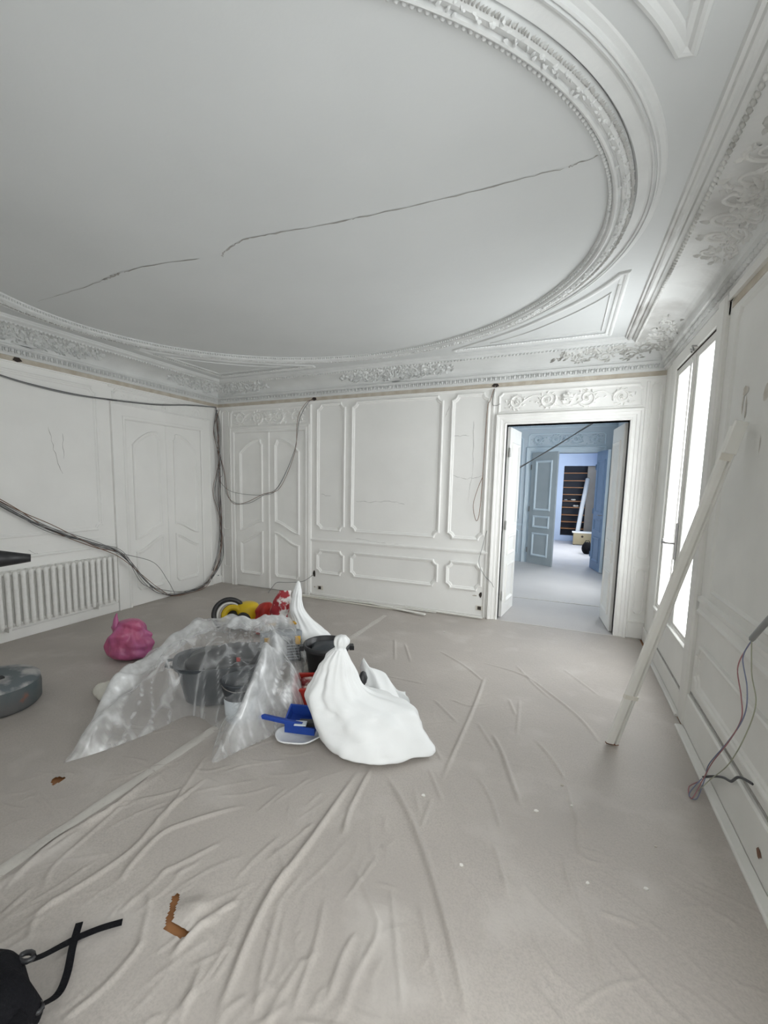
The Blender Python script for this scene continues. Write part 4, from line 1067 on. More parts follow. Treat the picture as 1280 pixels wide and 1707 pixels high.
# ------------------------------------------------------------------ sacks and bags
def sack(rings, n=72, per=5, folds=(), crumple=0.004, seed=1, cap=True, corner=None):
    # rings: (z, left, right, half depth, depth centre) in the sack's own frame (x right, y away)
    R_ = catmull(rings, per)
    rs = np.random.RandomState(seed)
    rows = []
    ph = rs.rand(8) * 6.28
    zt = max(r[0] for r in rings)
    for i, (z, l, r, d, c) in enumerate(R_):
        row = []
        for k in range(n):
            t = 2 * PI * k / n
            hw = (r - l) / 2
            mm = 1.0
            for (amp, fr, z0, z1, tw) in folds:
                if z0 <= z <= z1:
                    e = math.sin(PI * (z - z0) / (z1 - z0)) ** 0.5
                    mm += amp * e * math.sin(fr * t + tw * z + ph[fr % 8])
            if corner:
                dt = (t - corner[0] + PI) % (2 * PI) - PI
                mm += corner[1] / max(hw, .05) * math.exp(-(dt / corner[2]) ** 2) * math.exp(-(z / corner[3]) ** 2)
            x = (l + r) / 2 + hw * math.cos(t) * mm
            y = c + d * math.sin(t) * mm
            row.append([x, y, z])
        rows.append(row)
    A = np.array(rows)
    if crumple:
        nx_ = vnoise(A[..., 0] + A[..., 2] * .7, A[..., 1] * 1.0 + A[..., 2], 14, seed) - .5
        n2 = np.abs(vnoise(A[..., 0] * 1.3 - A[..., 1], A[..., 2] * 1.2 + A[..., 1] * .4, 9, seed + 3) - .5)
        cen = A.mean(axis=1, keepdims=True)
        dirv = A - cen
        dirv[..., 2] *= 0.2
        nr = np.linalg.norm(dirv, axis=2, keepdims=True) + 1e-6
        A = A + dirv / nr * (nx_ + 1.2 * n2)[..., None] * crumple * 2 * np.minimum(1, nr / 0.05)
        A[..., 2] = np.maximum(A[..., 2], 0.0)
    rows = [[tuple(p) for p in r] for r in A]
    mb = MB().grid(rows, True)
    if cap:
        mb.f.append(tuple(range(n)))
        mb.f.append(tuple((len(rows) - 1) * n + k for k in range(n)))
    return mb

# large tied rubble sack in front
wb = tag(empty('rubble_sack', (3.66, -2.80, 0.012), math.radians(21.9)), 'large full white rubble sack with a tied neck, nearest the camera', 'sack')
sack([(0.0, -0.20, 0.22, 0.20, -0.02), (0.015, -0.285, 0.275, 0.245, -0.02), (0.05, -0.33, 0.285, 0.25, -0.01), (0.10, -0.36, 0.265, 0.235, 0.0), (0.16, -0.385, 0.235, 0.21, 0.01), (0.20, -0.40, 0.19, 0.185, 0.02), (0.235, -0.41, 0.08, 0.155, 0.02), (0.28, -0.405, -0.045, 0.12, 0.02), (0.35, -0.365, -0.115, 0.09, 0.02), (0.44, -0.325, -0.152, 0.068, 0.02), (0.50, -0.285, -0.172, 0.05, 0.02), (0.535, -0.25, -0.185, 0.034, 0.02)],
     96, 5, ((0.055, 9, 0.10, 0.56, 5), (0.05, 15, 0.22, 0.58, -4), (0.03, 5, 0.02, 0.35, 3)), 0.009, 4, corner=(-0.42, 0.085, 0.22, 0.09)).build('sack_body', M['whitebag'], wb, True)
sack([(0.530, -0.252, -0.183, 0.034, 0.02), (0.545, -0.246, -0.182, 0.030, 0.02), (0.565, -0.252, -0.168, 0.040, 0.02), (0.59, -0.250, -0.165, 0.040, 0.02), (0.608, -0.235, -0.178, 0.028, 0.02), (0.614, -0.215, -0.20, 0.008, 0.02)], 48, 4, ((0.12, 7, 0.53, 0.62, 9),), 0.004, 8).build('knot', M['whitebag'], wb, True)
# white plastic scrap behind the sack
def sheetmesh(pts_rows, th=0.0):
    return MB().grid(pts_rows)
sc = tag(empty('plastic_scrap', (3.62, -2.40, 0.012), math.radians(19.8)), 'crumpled white plastic scrap behind the big sack', 'plastic scrap')
rows = []
for i in range(26):
    t = i / 25
    row = []
    for j in range(18):
        s_ = j / 17
        x = -0.22 + 0.32 * t
        top = float(np.interp(x, [-0.22, -0.20, -0.16, -0.12, -0.04, 0.0, 0.04, 0.10], [0.22, 0.30, 0.24, 0.22, 0.165, 0.11, 0.07, 0.055]))
        z = top * math.sin(s_ * PI * 0.62) ** 0.8
        y = -0.12 + 0.26 * s_ + 0.03 * math.sin(9 * t + 3 * s_) 
        z += 0.018 * math.sin(17 * t + 6 * s_) * math.sin(PI * s_)
        row.append((x + 0.015 * math.sin(5 * s_), y, max(z, 0.001)))
    rows.append(row)
MB().grid(rows).build('scrap', M['whitebag'], sc, True)
tag(MB().add([], []).ell((3.425, -2.46, 0.13), (0.04, 0.01, 0), (-0.01, 0.05, 0), (0, 0, 0.118), 10, 7).ell((3.46, -2.43, 0.11), (0.05, 0, 0), (0, 0.05, 0), (0, 0, 0.09), 10, 7).build('black_bag_scrap', M['black'], None, True), 'scrap of black plastic between the big sack and the white scrap', 'plastic scrap')

# second white sack behind the black bin
w2_ = tag(empty('rubble_sack', (2.78, -1.80, 0.012), math.radians(29.1)), 'white sack with a tall pointed neck standing behind the black bin', 'sack')
sack([(0.0, -0.22, 0.06, 0.12, 0.0), (0.02, -0.26, 0.09, 0.15, 0), (0.06, -0.27, 0.095, 0.155, 0), (0.12, -0.27, 0.075, 0.145, 0), (0.19, -0.268, 0.025, 0.12, 0), (0.26, -0.27, -0.06, 0.095, 0), (0.34, -0.285, -0.14, 0.07, 0), (0.42, -0.305, -0.195, 0.055, 0), (0.50, -0.30, -0.212, 0.045, 0), (0.57, -0.282, -0.213, 0.033, 0), (0.63, -0.262, -0.222, 0.018, 0), (0.655, -0.248, -0.235, 0.006, 0)],
     72, 5, ((0.05, 7, 0.05, 0.6, 4), (0.05, 12, 0.2, 0.64, -6)), 0.006, 14).build('sack_body', M['whitebag'], w2_, True)

# pink bag
pb = tag(empty('pink_bag', (1.33, -2.56, 0.012), math.radians(52)), 'knotted translucent pink plastic bag on the floor', 'bag')
sack([(0.0, -0.10, 0.07, 0.09, 0), (0.012, -0.15, 0.11, 0.12, 0), (0.05, -0.185, 0.135, 0.14, 0), (0.10, -0.19, 0.135, 0.135, 0), (0.16, -0.178, 0.125, 0.12, 0), (0.22, -0.155, 0.10, 0.10, 0), (0.27, -0.125, 0.065, 0.075, 0), (0.305, -0.08, 0.035, 0.05, 0), (0.322, -0.03, 0.005, 0.02, 0)], 64, 5, ((0.06, 6, 0.0, 0.33, 9), (0.05, 11, 0.02, 0.33, -12), (0.03, 17, 0.05, 0.33, 20)), 0.022, 21).build('bag_body', M['pink'], pb, True)
MB().tube(catmull([(-0.10, 0, 0.23), (-0.12, 0, 0.28), (-0.120, 0, 0.335), (-0.112, 0.0, 0.385)], 4), [0.045, 0.042, 0.038, 0.034, 0.030, 0.027, 0.024, 0.021, 0.018, 0.014, 0.010, 0.007, 0.003], 9).build('bag_ear', M['pink'], pb, True)
MB().tube(catmull([(0.09, -0.02, 0.10), (0.125, -0.03, 0.115), (0.155, -0.03, 0.105)], 4), [0.035, 0.03, 0.027, 0.024, 0.02, 0.016, 0.012, 0.008, 0.003], 9).build('bag_corner', M['pink'], pb, True)

# ------------------------------------------------------------------ containers under the film
tb = tag(empty('mortar_tub', (2.50, -2.74, 0.012), math.radians(43.2)), 'large dark grey mortar tub covered by the clear film', 'tub')
tub = MB()
def rr_ring(a, b, z, n=40, e=3.2):
    out = []
    for k in range(n):
        t = 2 * PI * k / n
        c, s_ = math.cos(t), math.sin(t)
        out.append((a * math.copysign(abs(c) ** (2 / e), c), b * math.copysign(abs(s_) ** (2 / e), s_), z))
    return out
tub.grid([rr_ring(0.25, 0.16, 0.0), rr_ring(0.275, 0.175, 0.02), rr_ring(0.325, 0.21, 0.25), rr_ring(0.345, 0.225, 0.255), rr_ring(0.348, 0.228, 0.275), rr_ring(0.320, 0.205, 0.272), rr_ring(0.27, 0.17, 0.03)], True)
tub.f.append(tuple(range(40)))
tub.f.append(tuple(6 * 40 + k for k in range(40)))
tub.build('tub_body', M['darkgrey'], tb, False)
for sx in (-1, 1):
    MB().tube([(sx * 0.34, -0.07, 0.26), (sx * 0.385, -0.05, 0.262), (sx * 0.385, 0.05, 0.262), (sx * 0.34, 0.07, 0.26)], 0.010, 7).build('grip', M['darkgrey'], tb, True)
sack([(0.20, -0.24, 0.24, 0.14, 0), (0.27, -0.26, 0.27, 0.16, 0), (0.315, -0.19, 0.24, 0.12, 0), (0.345, -0.06, 0.14, 0.05, 0)], 40, 4, ((0.08, 6, 0.15, 0.36, 4),), 0.012, 5).build('rubble_fill', M['black'], tb, True)
MB().bevbox(lambda u, v, w: (u, -0.16 - w, v), 0.06, 0.085, 0.285, 0.31, -0.02, 0.0, 0.003).build('red_tag', M['red'], tb)
bk = tag(empty('grey_bucket', (2.805, -2.965, 0.012), math.radians(39)), 'grey and off-white bucket standing under the clear film', 'bucket')
MB().lathe([(0.0, 0.0), (0.085, 0.0), (0.09, 0.006), (0.101, 0.16), (0.099, 0.16), (0.088, 0.012), (0.0, 0.012)], n=36).build('lower_wall', M['bucketw'], bk, True)
MB().lathe([(0.102, 0.155), (0.110, 0.245), (0.118, 0.25), (0.118, 0.262), (0.104, 0.262), (0.098, 0.155)], n=36).build('upper_band', M['darkgrey'], bk, True)
MB().tube([(0.112 * math.cos(t * PI / 12), -0.112 * math.sin(t * PI / 12) * 0.4 - 0.06 * math.sin(t * PI / 12), 0.25 - 0.03 * math.sin(t * PI / 12)) for t in range(13)], 0.004, 6).build('handle', M['metal'], bk, True)
bn = tag(empty('black_bin', (2.96, -2.12, 0.012), math.radians(29.4)), 'black plastic bucket with a broad rim between the two white sacks', 'bucket')
MB().lathe([(0.0, 0.0), (0.135, 0.0), (0.142, 0.01), (0.168, 0.20), (0.178, 0.202), (0.182, 0.212), (0.182, 0.24), (0.172, 0.243), (0.165, 0.235), (0.138, 0.02), (0.0, 0.02)], n=40).build('bin_body', M['black'], bn, True)
for sx in (-1, 1):
    MB().bevbox(lambda u, v, w: (u, v, w), sx * 0.195 - 0.018, sx * 0.195 + 0.018, -0.03, 0.03, 0.19, 0.225, 0.006).build('lug', M['black'], bn)
sack([(0.10, -0.12, 0.12, 0.12, 0), (0.20, -0.13, 0.13, 0.13, 0), (0.225, -0.08, 0.08, 0.08, 0), (0.235, -0.02, 0.02, 0.02, 0)], 30, 4, ((0.12, 5, 0.05, 0.25, 3),), 0.012, 9).build('bin_contents', M['darkgrey'], bn, True)

# red crate
rc = tag(empty('red_crate', (3.10, -2.56, 0.012), math.radians(28)), 'small open red crate holding dark red packets', 'crate')
cr = MB()
cr.box(-0.13, 0.11, -0.11, 0.14, 0.0, 0.012)
cr.box(-0.13, 0.11, -0.11, -0.098, 0.012, 0.13); cr.box(-0.13, 0.11, 0.128, 0.14, 0.012, 0.13); cr.box(-0.13, -0.118, -0.098, 0.128, 0.012, 0.13); cr.box(0.098, 0.11, -0.098, 0.128, 0.012, 0.13)
crb_ = cr.build('crate_body', M['red'], rc)
MB().box(-0.14, 0.12, -0.12, -0.095, 0.118, 0.134).box(-0.14, 0.12, 0.125, 0.15, 0.118, 0.134).box(-0.14, -0.115, -0.095, 0.125, 0.118, 0.134).box(0.095, 0.12, -0.095, 0.125, 0.118, 0.134).build('crate_rim', M['red'], crb_)
for k, (x, y, z, lab) in enumerate(((-0.05, -0.04, 0.105, 'dark red packet lying at the front of the red crate'), (0.035, -0.02, 0.115, 'dark red packet lying at the right in the red crate'), (-0.03, 0.06, 0.12, 'dark red packet lying at the back of the red crate'))):
    p = tag(empty('packet', (3.10, -2.56, 0.012), math.radians(28)), lab, 'packet', 'packets in the red crate')
    s_ = sack([(0.0, -0.05, 0.05, 0.04, 0), (0.015, -0.06, 0.06, 0.048, 0), (0.04, -0.052, 0.055, 0.045, 0), (0.055, -0.02, 0.02, 0.015, 0)], 24, 3, ((0.10, 5, 0, 0.06, 20),), 0.008, 40 + k)
    s_.v = [(v[0] + x, v[1] + y, v[2] + z - 0.04) for v in s_.v]
    s_.build('wrapper', M['darkred'], p, True)

# blue dustpan with its white tray
tr_ = tag(empty('foam_tray', (3.25, -2.99, 0.010), math.radians(30)), 'shallow white tray under the blue dustpan', 'tray')
tray = MB()
def blob(a, b, z, n=36):
    return [(a * math.cos(2 * PI * k / n) * (1 + 0.06 * math.sin(3 * 2 * PI * k / n + 1)), b * math.sin(2 * PI * k / n) * (1 + 0.05 * math.cos(5 * 2 * PI * k / n)), z) for k in range(n)]
tray.grid([blob(0.001, 0.001, 0.0), blob(0.11, 0.075, 0.0), blob(0.135, 0.098, 0.022), blob(0.142, 0.104, 0.024), blob(0.142, 0.104, 0.030), blob(0.130, 0.094, 0.028), blob(0.105, 0.07, 0.006), blob(0.001, 0.001, 0.006)], True)
tray.build('tray_body', M['whitebag'], tr_, True)
dp = tag(empty('dustpan', (3.235, -2.95, 0.045), math.radians(20)), 'dark blue plastic dustpan and brush lying beside the big sack', 'dustpan')
pan = MB()
pan.add([(-0.08, -0.05, 0), (0.10, -0.07, 0), (0.10, 0.11, 0.0), (-0.07, 0.11, 0.03), (-0.08, -0.05, 0.05), (-0.075, 0.11, 0.085), (0.10, 0.115, 0.075), (0.10, -0.072, 0.045), (-0.088, -0.055, 0.055), (-0.083, 0.118, 0.09), (0.104, 0.123, 0.08)],
        [(0, 1, 2, 3), (0, 3, 5, 4), (3, 2, 6, 5), (0, 1, 7, 4), (4, 5, 9, 8), (5, 6, 10, 9)])
pan.build('pan', M['bluepl'], dp)
MB().bevbox(lambda u, v, w: (u * 0.96 + v * 0.15, v - 0.1 * u, 0.045 + w - 0.10 * u), -0.24, 0.04, -0.060, -0.030, 0.0, 0.022, 0.006).build('handle', M['bluepl'], dp)
MB().bevbox(lambda u, v, w: (u, v, w), 0.0, 0.11, -0.03, 0.01, 0.03, 0.06, 0.006).build('brush_head', M['black'], dp)
MB().bevbox(lambda u, v, w: (u, v, w), -0.02, 0.05, -0.07, -0.02, 0.055, 0.062, 0.002).build('label_patch', M['bucketw'], dp)

# tool case with amber handle
tc_ = tag(empty('tool_case', (2.47, -2.02, 0.012), math.radians(38)), 'grey and black tool case with an amber handle half under the film', 'tool case')
f0 = lambda u, v, w: (u, -0.11 - w, v)
MB().bevbox(f0, -0.17, 0.15, 0.0, 0.17, -0.24, 0.0, 0.012).build('case_body', M['darkgrey'], tc_)
MB().bevbox(f0, -0.18, 0.16, 0.175, 0.255, -0.25, 0.008, 0.02).build('lid', M['grey'], tc_)
for k in range(6):
    MB().bevbox(f0, -0.06, 0.14, 0.02 + k * 0.024, 0.030 + k * 0.024, 0.0, 0.004, 0.001).build('slat', M['grey'], tc_)
for u in (-0.15, 0.10):
    MB().bevbox(f0, u, u + 0.045, 0.15, 0.22, 0.006, 0.022, 0.005).build('latch', M['amber'], tc_)
hd_ = MB().tube(catmull([(-0.17, -0.02, 0.25), (-0.13, -0.02, 0.285), (0.0, -0.02, 0.305), (0.12, -0.02, 0.30), (0.155, -0.02, 0.262)], 5), 0.014, 8).build('handle', M['amber'], tc_, True)
MB().tube([(-0.05, -0.02, 0.299), (0.06, -0.02, 0.306)], 0.020, 8).build('grip', M['black'], hd_, True)

# black and yellow round machine
ym = tag(empty('site_vacuum', (1.72, -1.55, 0.012), math.radians(38.7)), 'black and yellow machine with a round black rim behind the film', 'machine')
def tor(c, R1, r1, a0, a1, tilt, n=28, m=9, sq=1.0):
    rows = []
    for i in range(n + 1):
        a = a0 + (a1 - a0) * i / n
        row = []
        for j in range(m):
            b = 2 * PI * j / m
            rad = R1 + r1 * math.cos(b)
            x, z, y = rad * math.cos(a), rad * math.sin(a) * sq, r1 * 1.6 * math.sin(b)
            row.append((c[0] + x, c[1] + y * math.cos(tilt) - z * math.sin(tilt), c[2] + y * math.sin(tilt) + z * math.cos(tilt)))
        rows.append(row)
    return rows
MB().grid(tor((-0.17, 0, 0.155), 0.150, 0.024, -0.6, PI + 0.9, -0.35), False).build('rim', M['black'], ym, True)
MB().grid(tor((-0.165, 0, 0.150), 0.118, 0.014, 0.6, PI + 0.4, -0.35), False).build('inner_band', M['board'], ym, True)
MB().grid(tor((-0.135, -0.01, 0.140), 0.085, 0.034, 0.1, PI + 0.5, -0.35), False).build('yellow_arch', M['yellow'], ym, True)
MB().add([], []).ell((-0.14, 0.03, 0.10), (0.10, 0, 0), (0, 0.10, 0), (0, 0, 0.098), 14, 9).build('core', M['black'], ym, True)
sack([(0.0, -0.06, 0.10, 0.10, 0.04), (0.05, -0.10, 0.12, 0.13, 0.04), (0.15, -0.11, 0.125, 0.12, 0.04), (0.235, -0.10, 0.115, 0.10, 0.04), (0.262, -0.04, 0.07, 0.05, 0.04)], 36, 4, (), 0.003, 2).build('yellow_body', M['yellow'], ym, True)
MB().ell((-0.03, -0.06, 0.10), (0.08, 0, 0), (0, 0.06, 0), (0, 0, 0.09), 12, 8).build('front_cap', M['black'], ym, True)

# snack bag and red cloth
sn = tag(empty('snack_bag', (2.23, -1.60, 0.012), math.radians(34)), 'red and white crinkled snack bag sticking up beside the pointed sack', 'snack bag')
s_ = sack([(0.0, -0.10, 0.02, 0.05, 0), (0.04, -0.13, 0.03, 0.06, 0), (0.20, -0.15, 0.01, 0.06, 0), (0.30, -0.13, 0.03, 0.055, 0), (0.38, -0.10, 0.045, 0.04, 0), (0.44, -0.075, 0.05, 0.02, 0), (0.465, -0.06, 0.04, 0.005, 0)], 40, 5, ((0.06, 5, 0.0, 0.5, 12),), 0.010, 33)
s_.build('wrapper', M['snack'], sn, True)
MB().bevbox(lambda u, v, w: (u * 0.95 + v * 0.3, -0.065 - w, v * 0.95 - u * 0.25), -0.05, 0.0, 0.27, 0.42, 0.0, 0.012, 0.004).build('dark_panel', M['darkred'], sn)
rcl = tag(empty('red_cloth', (1.97, -1.56, 0.012), math.radians(36)), 'crumpled red cloth between the yellow machine and the snack bag', 'cloth')
sack([(0.0, -0.10, 0.10, 0.08, 0), (0.03, -0.12, 0.12, 0.10, 0), (0.18, -0.10, 0.09, 0.08, 0), (0.27, -0.07, 0.07, 0.05, 0), (0.305, -0.02, 0.04, 0.02, 0)], 40, 5, ((0.12, 5, 0, 0.32, 15), (0.08, 9, 0, 0.32, -9)), 0.014, 35).build('cloth', M['red'], rcl, True)

# rag
rg = tag(empty('rag', (1.85, -3.06, 0.012), math.radians(53)), 'small crumpled dirty white rag at the edge of the film', 'rag')
mb = MB()
rs = random.Random(9)
for k in range(9):
    x, y = (rs.random() - .5) * 0.16 - 0.05, (rs.random() - .5) * 0.14
    mb.ell((x, y, 0.035 + 0.02 * rs.random()), (0.05 + .02 * rs.random(), 0.02, 0), (-0.02, 0.045, 0.01), (0, 0.01, 0.032 + 0.015 * rs.random()), 9, 6)
mb.build('cloth', M['rag'], rg, True)

# ------------------------------------------------------------------ clear film draped over the pile
OUT = [(2.265, -3.735), (2.02, -3.30), (1.90, -3.02), (1.80, -2.82), (1.82, -2.58), (2.0, -2.30), (2.22, -2.02), (2.42, -1.84), (2.62, -1.86), (2.74, -2.10), (2.90, -2.36), (3.05, -2.56), (3.14, -2.80), (3.10, -3.02), (3.02, -3.24), (2.965, -3.385), (2.86, -3.26), (2.78, -3.13), (2.68, -3.10), (2.58, -3.07), (2.47, -3.10), (2.44, -3.30), (2.36, -3.55)]
OUT = [p[:2] for p in catmull(OUT + [OUT[0]], 4)][:-1]
gx = np.arange(1.72, 3.22, 0.0125)
gy = np.arange(-3.80, -1.78, 0.0125)
FX, FY = np.meshgrid(gx, gy, indexing='ij')
def edge_dist(X_, Y_, poly):
    best = np.full(X_.shape, 9.0)
    for i in range(len(poly)):
        a, b = np.array(poly[i - 1]), np.array(poly[i])
        d = b - a
        t = np.clip(((X_ - a[0]) * d[0] + (Y_ - a[1]) * d[1]) / (d @ d + 1e-12), 0, 1)
        best = np.minimum(best, np.hypot(X_ - a[0] - t * d[0], Y_ - a[1] - t * d[1]))
    return best
ins = inpoly(FX, FY, OUT)
ed = edge_dist(FX, FY, OUT)
dome = np.zeros(FX.shape)
for (bx_, by_, rr0, hh) in ((2.46, -2.72, 0.42, 0.38), (2.28, -2.52, 0.36, 0.36), (2.50, -2.27, 0.34, 0.31), (2.42, -2.04, 0.24, 0.27), (2.78, -2.85, 0.26, 0.30), (2.95, -2.75, 0.22, 0.20), (2.05, -2.72, 0.28, 0.22), (2.25, -3.1, 0.22, 0.16), (2.62, -2.5, 0.3, 0.34)):
    q = np.hypot(FX - bx_, FY - by_) / rr0
    dome = np.maximum(dome, hh * np.exp(-q ** 2.6 * 0.55))
# long folds along the tail and over the pile
def fold(pts, h, w):
    z = np.zeros(FX.shape)
    ridge(z, FX, FY, pts, h, w)
    return z
H_ = dome * np.clip(ed / 0.10, 0, 1) ** 0.6
H_ += 0.012 + 0.02 * np.clip(ed / 0.06, 0, 1)
for pts, h, w in (([(2.27, -3.68), (2.10, -3.2), (2.12, -2.85), (2.3, -2.55)], 0.11, 0.09), ([(2.30, -3.66), (2.28, -3.3), (2.32, -3.0), (2.42, -2.7)], 0.08, 0.045), ([(2.2, -3.5), (2.0, -3.05), (1.95, -2.8)], 0.06, 0.05),
                  ([(2.42, -2.62), (2.62, -2.55), (2.85, -2.62), (3.08, -2.72)], 0.06, 0.05), ([(2.72, -2.45), (2.90, -2.75), (2.98, -3.08), (2.97, -3.34)], 0.09, 0.045), ([(2.6, -2.3), (2.7, -2.6), (2.98, -2.95)], 0.06, 0.04),
                  ([(2.3, -2.5), (2.45, -2.2), (2.6, -1.95)], 0.07, 0.06), ([(2.05, -2.85), (2.2, -2.5), (2.38, -2.1)], 0.05, 0.04), ([(2.45, -3.08), (2.6, -2.9), (2.75, -2.6)], 0.04, 0.03), ([(3.0, -3.2), (2.95, -2.95), (2.85, -2.7)], 0.05, 0.04), ([(2.1, -3.4), (2.25, -3.1), (2.5, -2.9)], 0.04, 0.03)):
    H_ += fold(pts, h, w) * np.clip(ed / 0.04, 0, 1)
# sharp crumple facets, drawn out along the folds
rsn = np.random.RandomState(4)
cp = np.stack([1.7 + 1.55 * rsn.rand(230), -3.8 + 2.05 * rsn.rand(230)], 1)
d1 = np.full(FX.shape, 9.0); d2 = np.full(FX.shape, 9.0)
for c in cp:
    aa = 1.9 + 0.8 * (c[0] - 2.4) + rsn.randn() * 0.35
    u_, v_ = (FX - c[0]) * math.cos(aa) + (FY - c[1]) * math.sin(aa), -(FX - c[0]) * math.sin(aa) + (FY - c[1]) * math.cos(aa)
    d = np.hypot(u_ * 0.55, v_ * 1.5)
    d2 = np.minimum(d2, np.maximum(d1, d)); d1 = np.minimum(d1, d)
H_ += (0.034 * (0.10 - np.minimum(d1, 0.10)) / 0.10) * np.clip(ed / 0.05, 0.12, 1)
H_ += 0.007 * (vnoise(FX, FY, 22, 6) - .5) * np.clip(ed / 0.04, 0, 1)
H_ = np.maximum(H_, 0.010)
# how many layers of film lie over each other: several in the gathered tail and the right-hand drape
lay = 0.12 + 0.0 * FX
for pts, h, w in (([(2.27, -3.70), (2.12, -3.25), (2.13, -2.9), (2.28, -2.6)], 0.75, 0.12), ([(2.70, -2.35), (2.90, -2.72), (3.0, -3.02), (2.98, -3.30)], 0.60, 0.05), ([(2.80, -3.20), (2.90, -3.24), (3.0, -3.2)], 0.25, 0.07), ([(2.98, -2.6), (3.09, -2.8), (3.06, -3.0)], 0.25, 0.06), ([(2.25, -2.6), (2.42, -2.25), (2.55, -1.95)], 0.55, 0.15), ([(1.95, -2.9), (2.0, -2.65), (2.2, -2.3)], 0.22, 0.10), ([(2.42, -2.5), (2.62, -2.45), (2.8, -2.5)], 0.25, 0.08)):
    z_ = np.zeros(FX.shape); ridge(z_, FX, FY, pts, h, w)
    lay = np.maximum(lay, 0.12 + z_)
lay += 0.32 * np.exp(-((d2 - d1) / 0.010) ** 2) + 0.12 * np.exp(-(ed / 0.02) ** 2)
cell = 0.0125
used = ins.copy()
for dx_ in (-1, 0, 1):
    for dy_ in (-1, 0, 1):
        used |= np.roll(np.roll(ins, dx_, 0), dy_, 1)
# cells just outside the outline are pulled onto it so that the hem is clean
PX, PY = FX.copy(), FY.copy()
out_ = used & ~ins
bestd = np.full(FX.shape, 9.0)
for i in range(len(OUT)):
    a_, b_ = np.array(OUT[i - 1]), np.array(OUT[i])
    d_ = b_ - a_
    t_ = np.clip(((FX - a_[0]) * d_[0] + (FY - a_[1]) * d_[1]) / (d_ @ d_ + 1e-12), 0, 1)
    qx, qy = a_[0] + t_ * d_[0], a_[1] + t_ * d_[1]
    dd = np.hypot(FX - qx, FY - qy)
    m_ = out_ & (dd < bestd)
    bestd[m_] = dd[m_]; PX[m_] = qx[m_]; PY[m_] = qy[m_]
H_[out_] = 0.008
quad_ok = used[:-1, :-1] & used[1:, :-1] & used[1:, 1:] & used[:-1, 1:] & (ins[:-1, :-1] | ins[1:, :-1] | ins[1:, 1:] | ins[:-1, 1:])
used2 = np.zeros(FX.shape, bool)
used2[:-1, :-1] |= quad_ok; used2[1:, :-1] |= quad_ok; used2[1:, 1:] |= quad_ok; used2[:-1, 1:] |= quad_ok
ki = -np.ones(FX.shape, int)
ki[used2] = np.arange(used2.sum())
film = MB()
film.v = [tuple(map(float, p)) for p in np.stack([PX, PY, H_], -1)[used2]]
ii, jj = np.nonzero(quad_ok)
film.f = [(int(ki[a, b]), int(ki[a + 1, b]), int(ki[a + 1, b + 1]), int(ki[a, b + 1])) for a, b in zip(ii, jj)]
fo_ = tag(film.build('plastic_film', M['film'], None, True), 'crumpled sheet of clear plastic film draped over tub and bucket', 'plastic film')
at_ = fo_.data.attributes.new('layers', 'FLOAT', 'POINT')
at_.data.foreach_set('value', np.clip(lay[used2], 0, 0.85).astype(np.float32))

# ------------------------------------------------------------------ dusty canister at the left edge
dc = tag(empty('canister_vacuum', (1.25, -3.54, 0.008)), 'dusty slate grey round canister at the left edge with a black hose', 'vacuum')
MB().lathe([(0.0, 0.0), (0.235, 0.0), (0.252, 0.02), (0.256, 0.12), (0.250, 0.155)], n=48).build('drum', M['slategreen'], dc, True)
MB().lathe([(0.250, 0.152), (0.252, 0.165), (0.235, 0.180), (0.18, 0.190), (0.10, 0.194), (0.0, 0.195)], n=48).build('dusty_lid', M['dustgrey'], dc, True)
MB().bevbox(lambda u, v, w: (u, v, w), -0.03, 0.09, -0.10, 0.02, 0.185, 0.215, 0.01).build('switch_block', M['black'], dc)
e_ = Vector((0.454, 0.891, 0))
hp = [Vector((0, 0, 0.2)) + e_ * -0.05, Vector((0, 0, 0.35)) + e_ * -0.25, Vector((0, 0, 0.7)) + e_ * -0.42, Vector((0, 0, 0.93)) + e_ * -0.30, Vector((0, 0, 0.975)) + e_ * -0.05]
hose_ = MB().tube(catmull([tuple(p) for p in hp], 6), 0.022, 9).build('hose', M['black'], dc, True)
hh_ = [Vector((0, 0, 0.975)) + e_ * -0.07, Vector((0, 0, 0.972)) + e_ * 0.08, Vector((0, 0, 0.962)) + e_ * 0.24]
MB().tube([tuple(p) for p in hh_], [0.075, 0.055, 0.026], 9).build('hose_handle', M['black'], hose_, True)

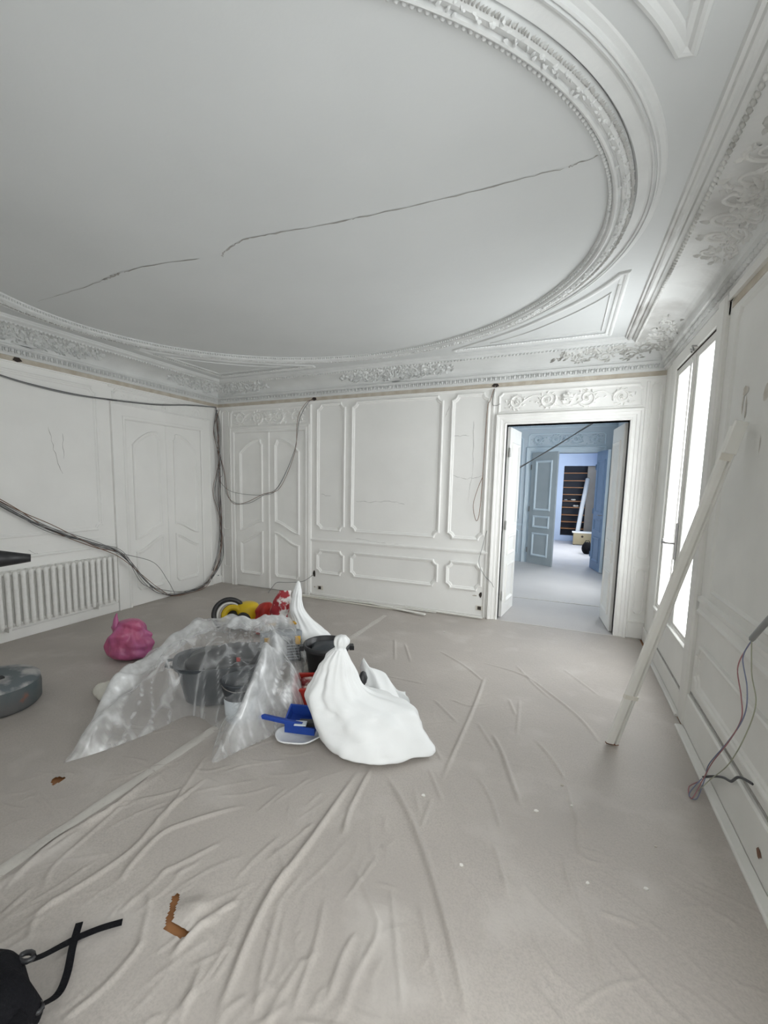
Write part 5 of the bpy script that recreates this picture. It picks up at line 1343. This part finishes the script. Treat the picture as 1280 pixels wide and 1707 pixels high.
# ------------------------------------------------------------------ black backpack at the near left
bp = tag(empty('backpack', (3.26, -4.685, 0.012), math.radians(20)), 'black backpack with loose straps in the near left corner', 'backpack')
sack([(0.0, -0.16, 0.17, 0.15, 0), (0.015, -0.22, 0.205, 0.20, 0), (0.05, -0.245, 0.225, 0.225, 0), (0.10, -0.25, 0.225, 0.225, 0), (0.15, -0.24, 0.205, 0.21, 0), (0.19, -0.20, 0.165, 0.17, 0), (0.21, -0.10, 0.08, 0.09, 0), (0.215, -0.02, 0.02, 0.02, 0)], 64, 5, ((0.02, 7, 0, 0.3, 6), (0.02, 13, 0, 0.3, -9)), 0.010, 51).build('pack_body', M['blackcloth'], bp, True)
sack([(0.06, 0.10, 0.24, 0.13, -0.06), (0.10, 0.09, 0.265, 0.15, -0.06), (0.15, 0.10, 0.25, 0.14, -0.06), (0.17, 0.14, 0.20, 0.06, -0.06)], 36, 4, ((0.03, 5, 0, 0.3, 8),), 0.006, 52).build('side_pocket', M['blackcloth'], bp, True)
RZ = Matrix.Rotation(-math.radians(20), 4, 'Z')
def loc(p): return RZ @ (Vector(p) - Vector((3.26, -4.685, 0.012)))
def strap(pts, wd, name):
    P = [Vector(p) for p in catmull(pts, 7)]
    rows = []
    for i, p in enumerate(P):
        t = (P[min(i + 1, len(P) - 1)] - P[max(i - 1, 0)]); t.z = 0; t.normalize()
        n_ = Vector((-t.y, t.x, 0)) * wd / 2
        up_ = Vector((0, 0, 0.0035))
        rows.append([tuple(loc(p - n_)), tuple(loc(p + n_)), tuple(loc(p + n_ + up_)), tuple(loc(p - n_ + up_))])
    mb_ = MB().grid(rows, True)
    mb_.f += [(0, 1, 2, 3), tuple(len(mb_.v) - 4 + k for k in range(4))]
    return mb_.build(name, M['blackcloth'], bp)
straps_ = []
straps_.append(strap([(3.24, -4.47, 0.12), (3.235, -4.40, 0.07), (3.225, -4.33, 0.03), (3.24, -4.285, 0.022), (3.275, -4.235, 0.020), (3.318, -4.192, 0.020)], 0.022, 'strap'))
straps_.append(strap([(3.385, -4.50, 0.10), (3.35, -4.425, 0.03), (3.315, -4.375, 0.022), (3.252, -4.316, 0.026), (3.196, -4.258, 0.024)], 0.022, 'strap'))
for (q, ang), st_ in zip((((3.275, -4.455, 0.15), 0.3), ((3.385, -4.50, 0.10), 0.8)), straps_):
    c = loc(q)
    MB().tube([(c[0] + 0.020 * math.cos(k * PI / 5 + ang), c[1] + 0.013 * math.sin(k * PI / 5 + ang), c[2]) for k in range(11)], 0.007, 6).build('buckle', M['black'], st_, True)
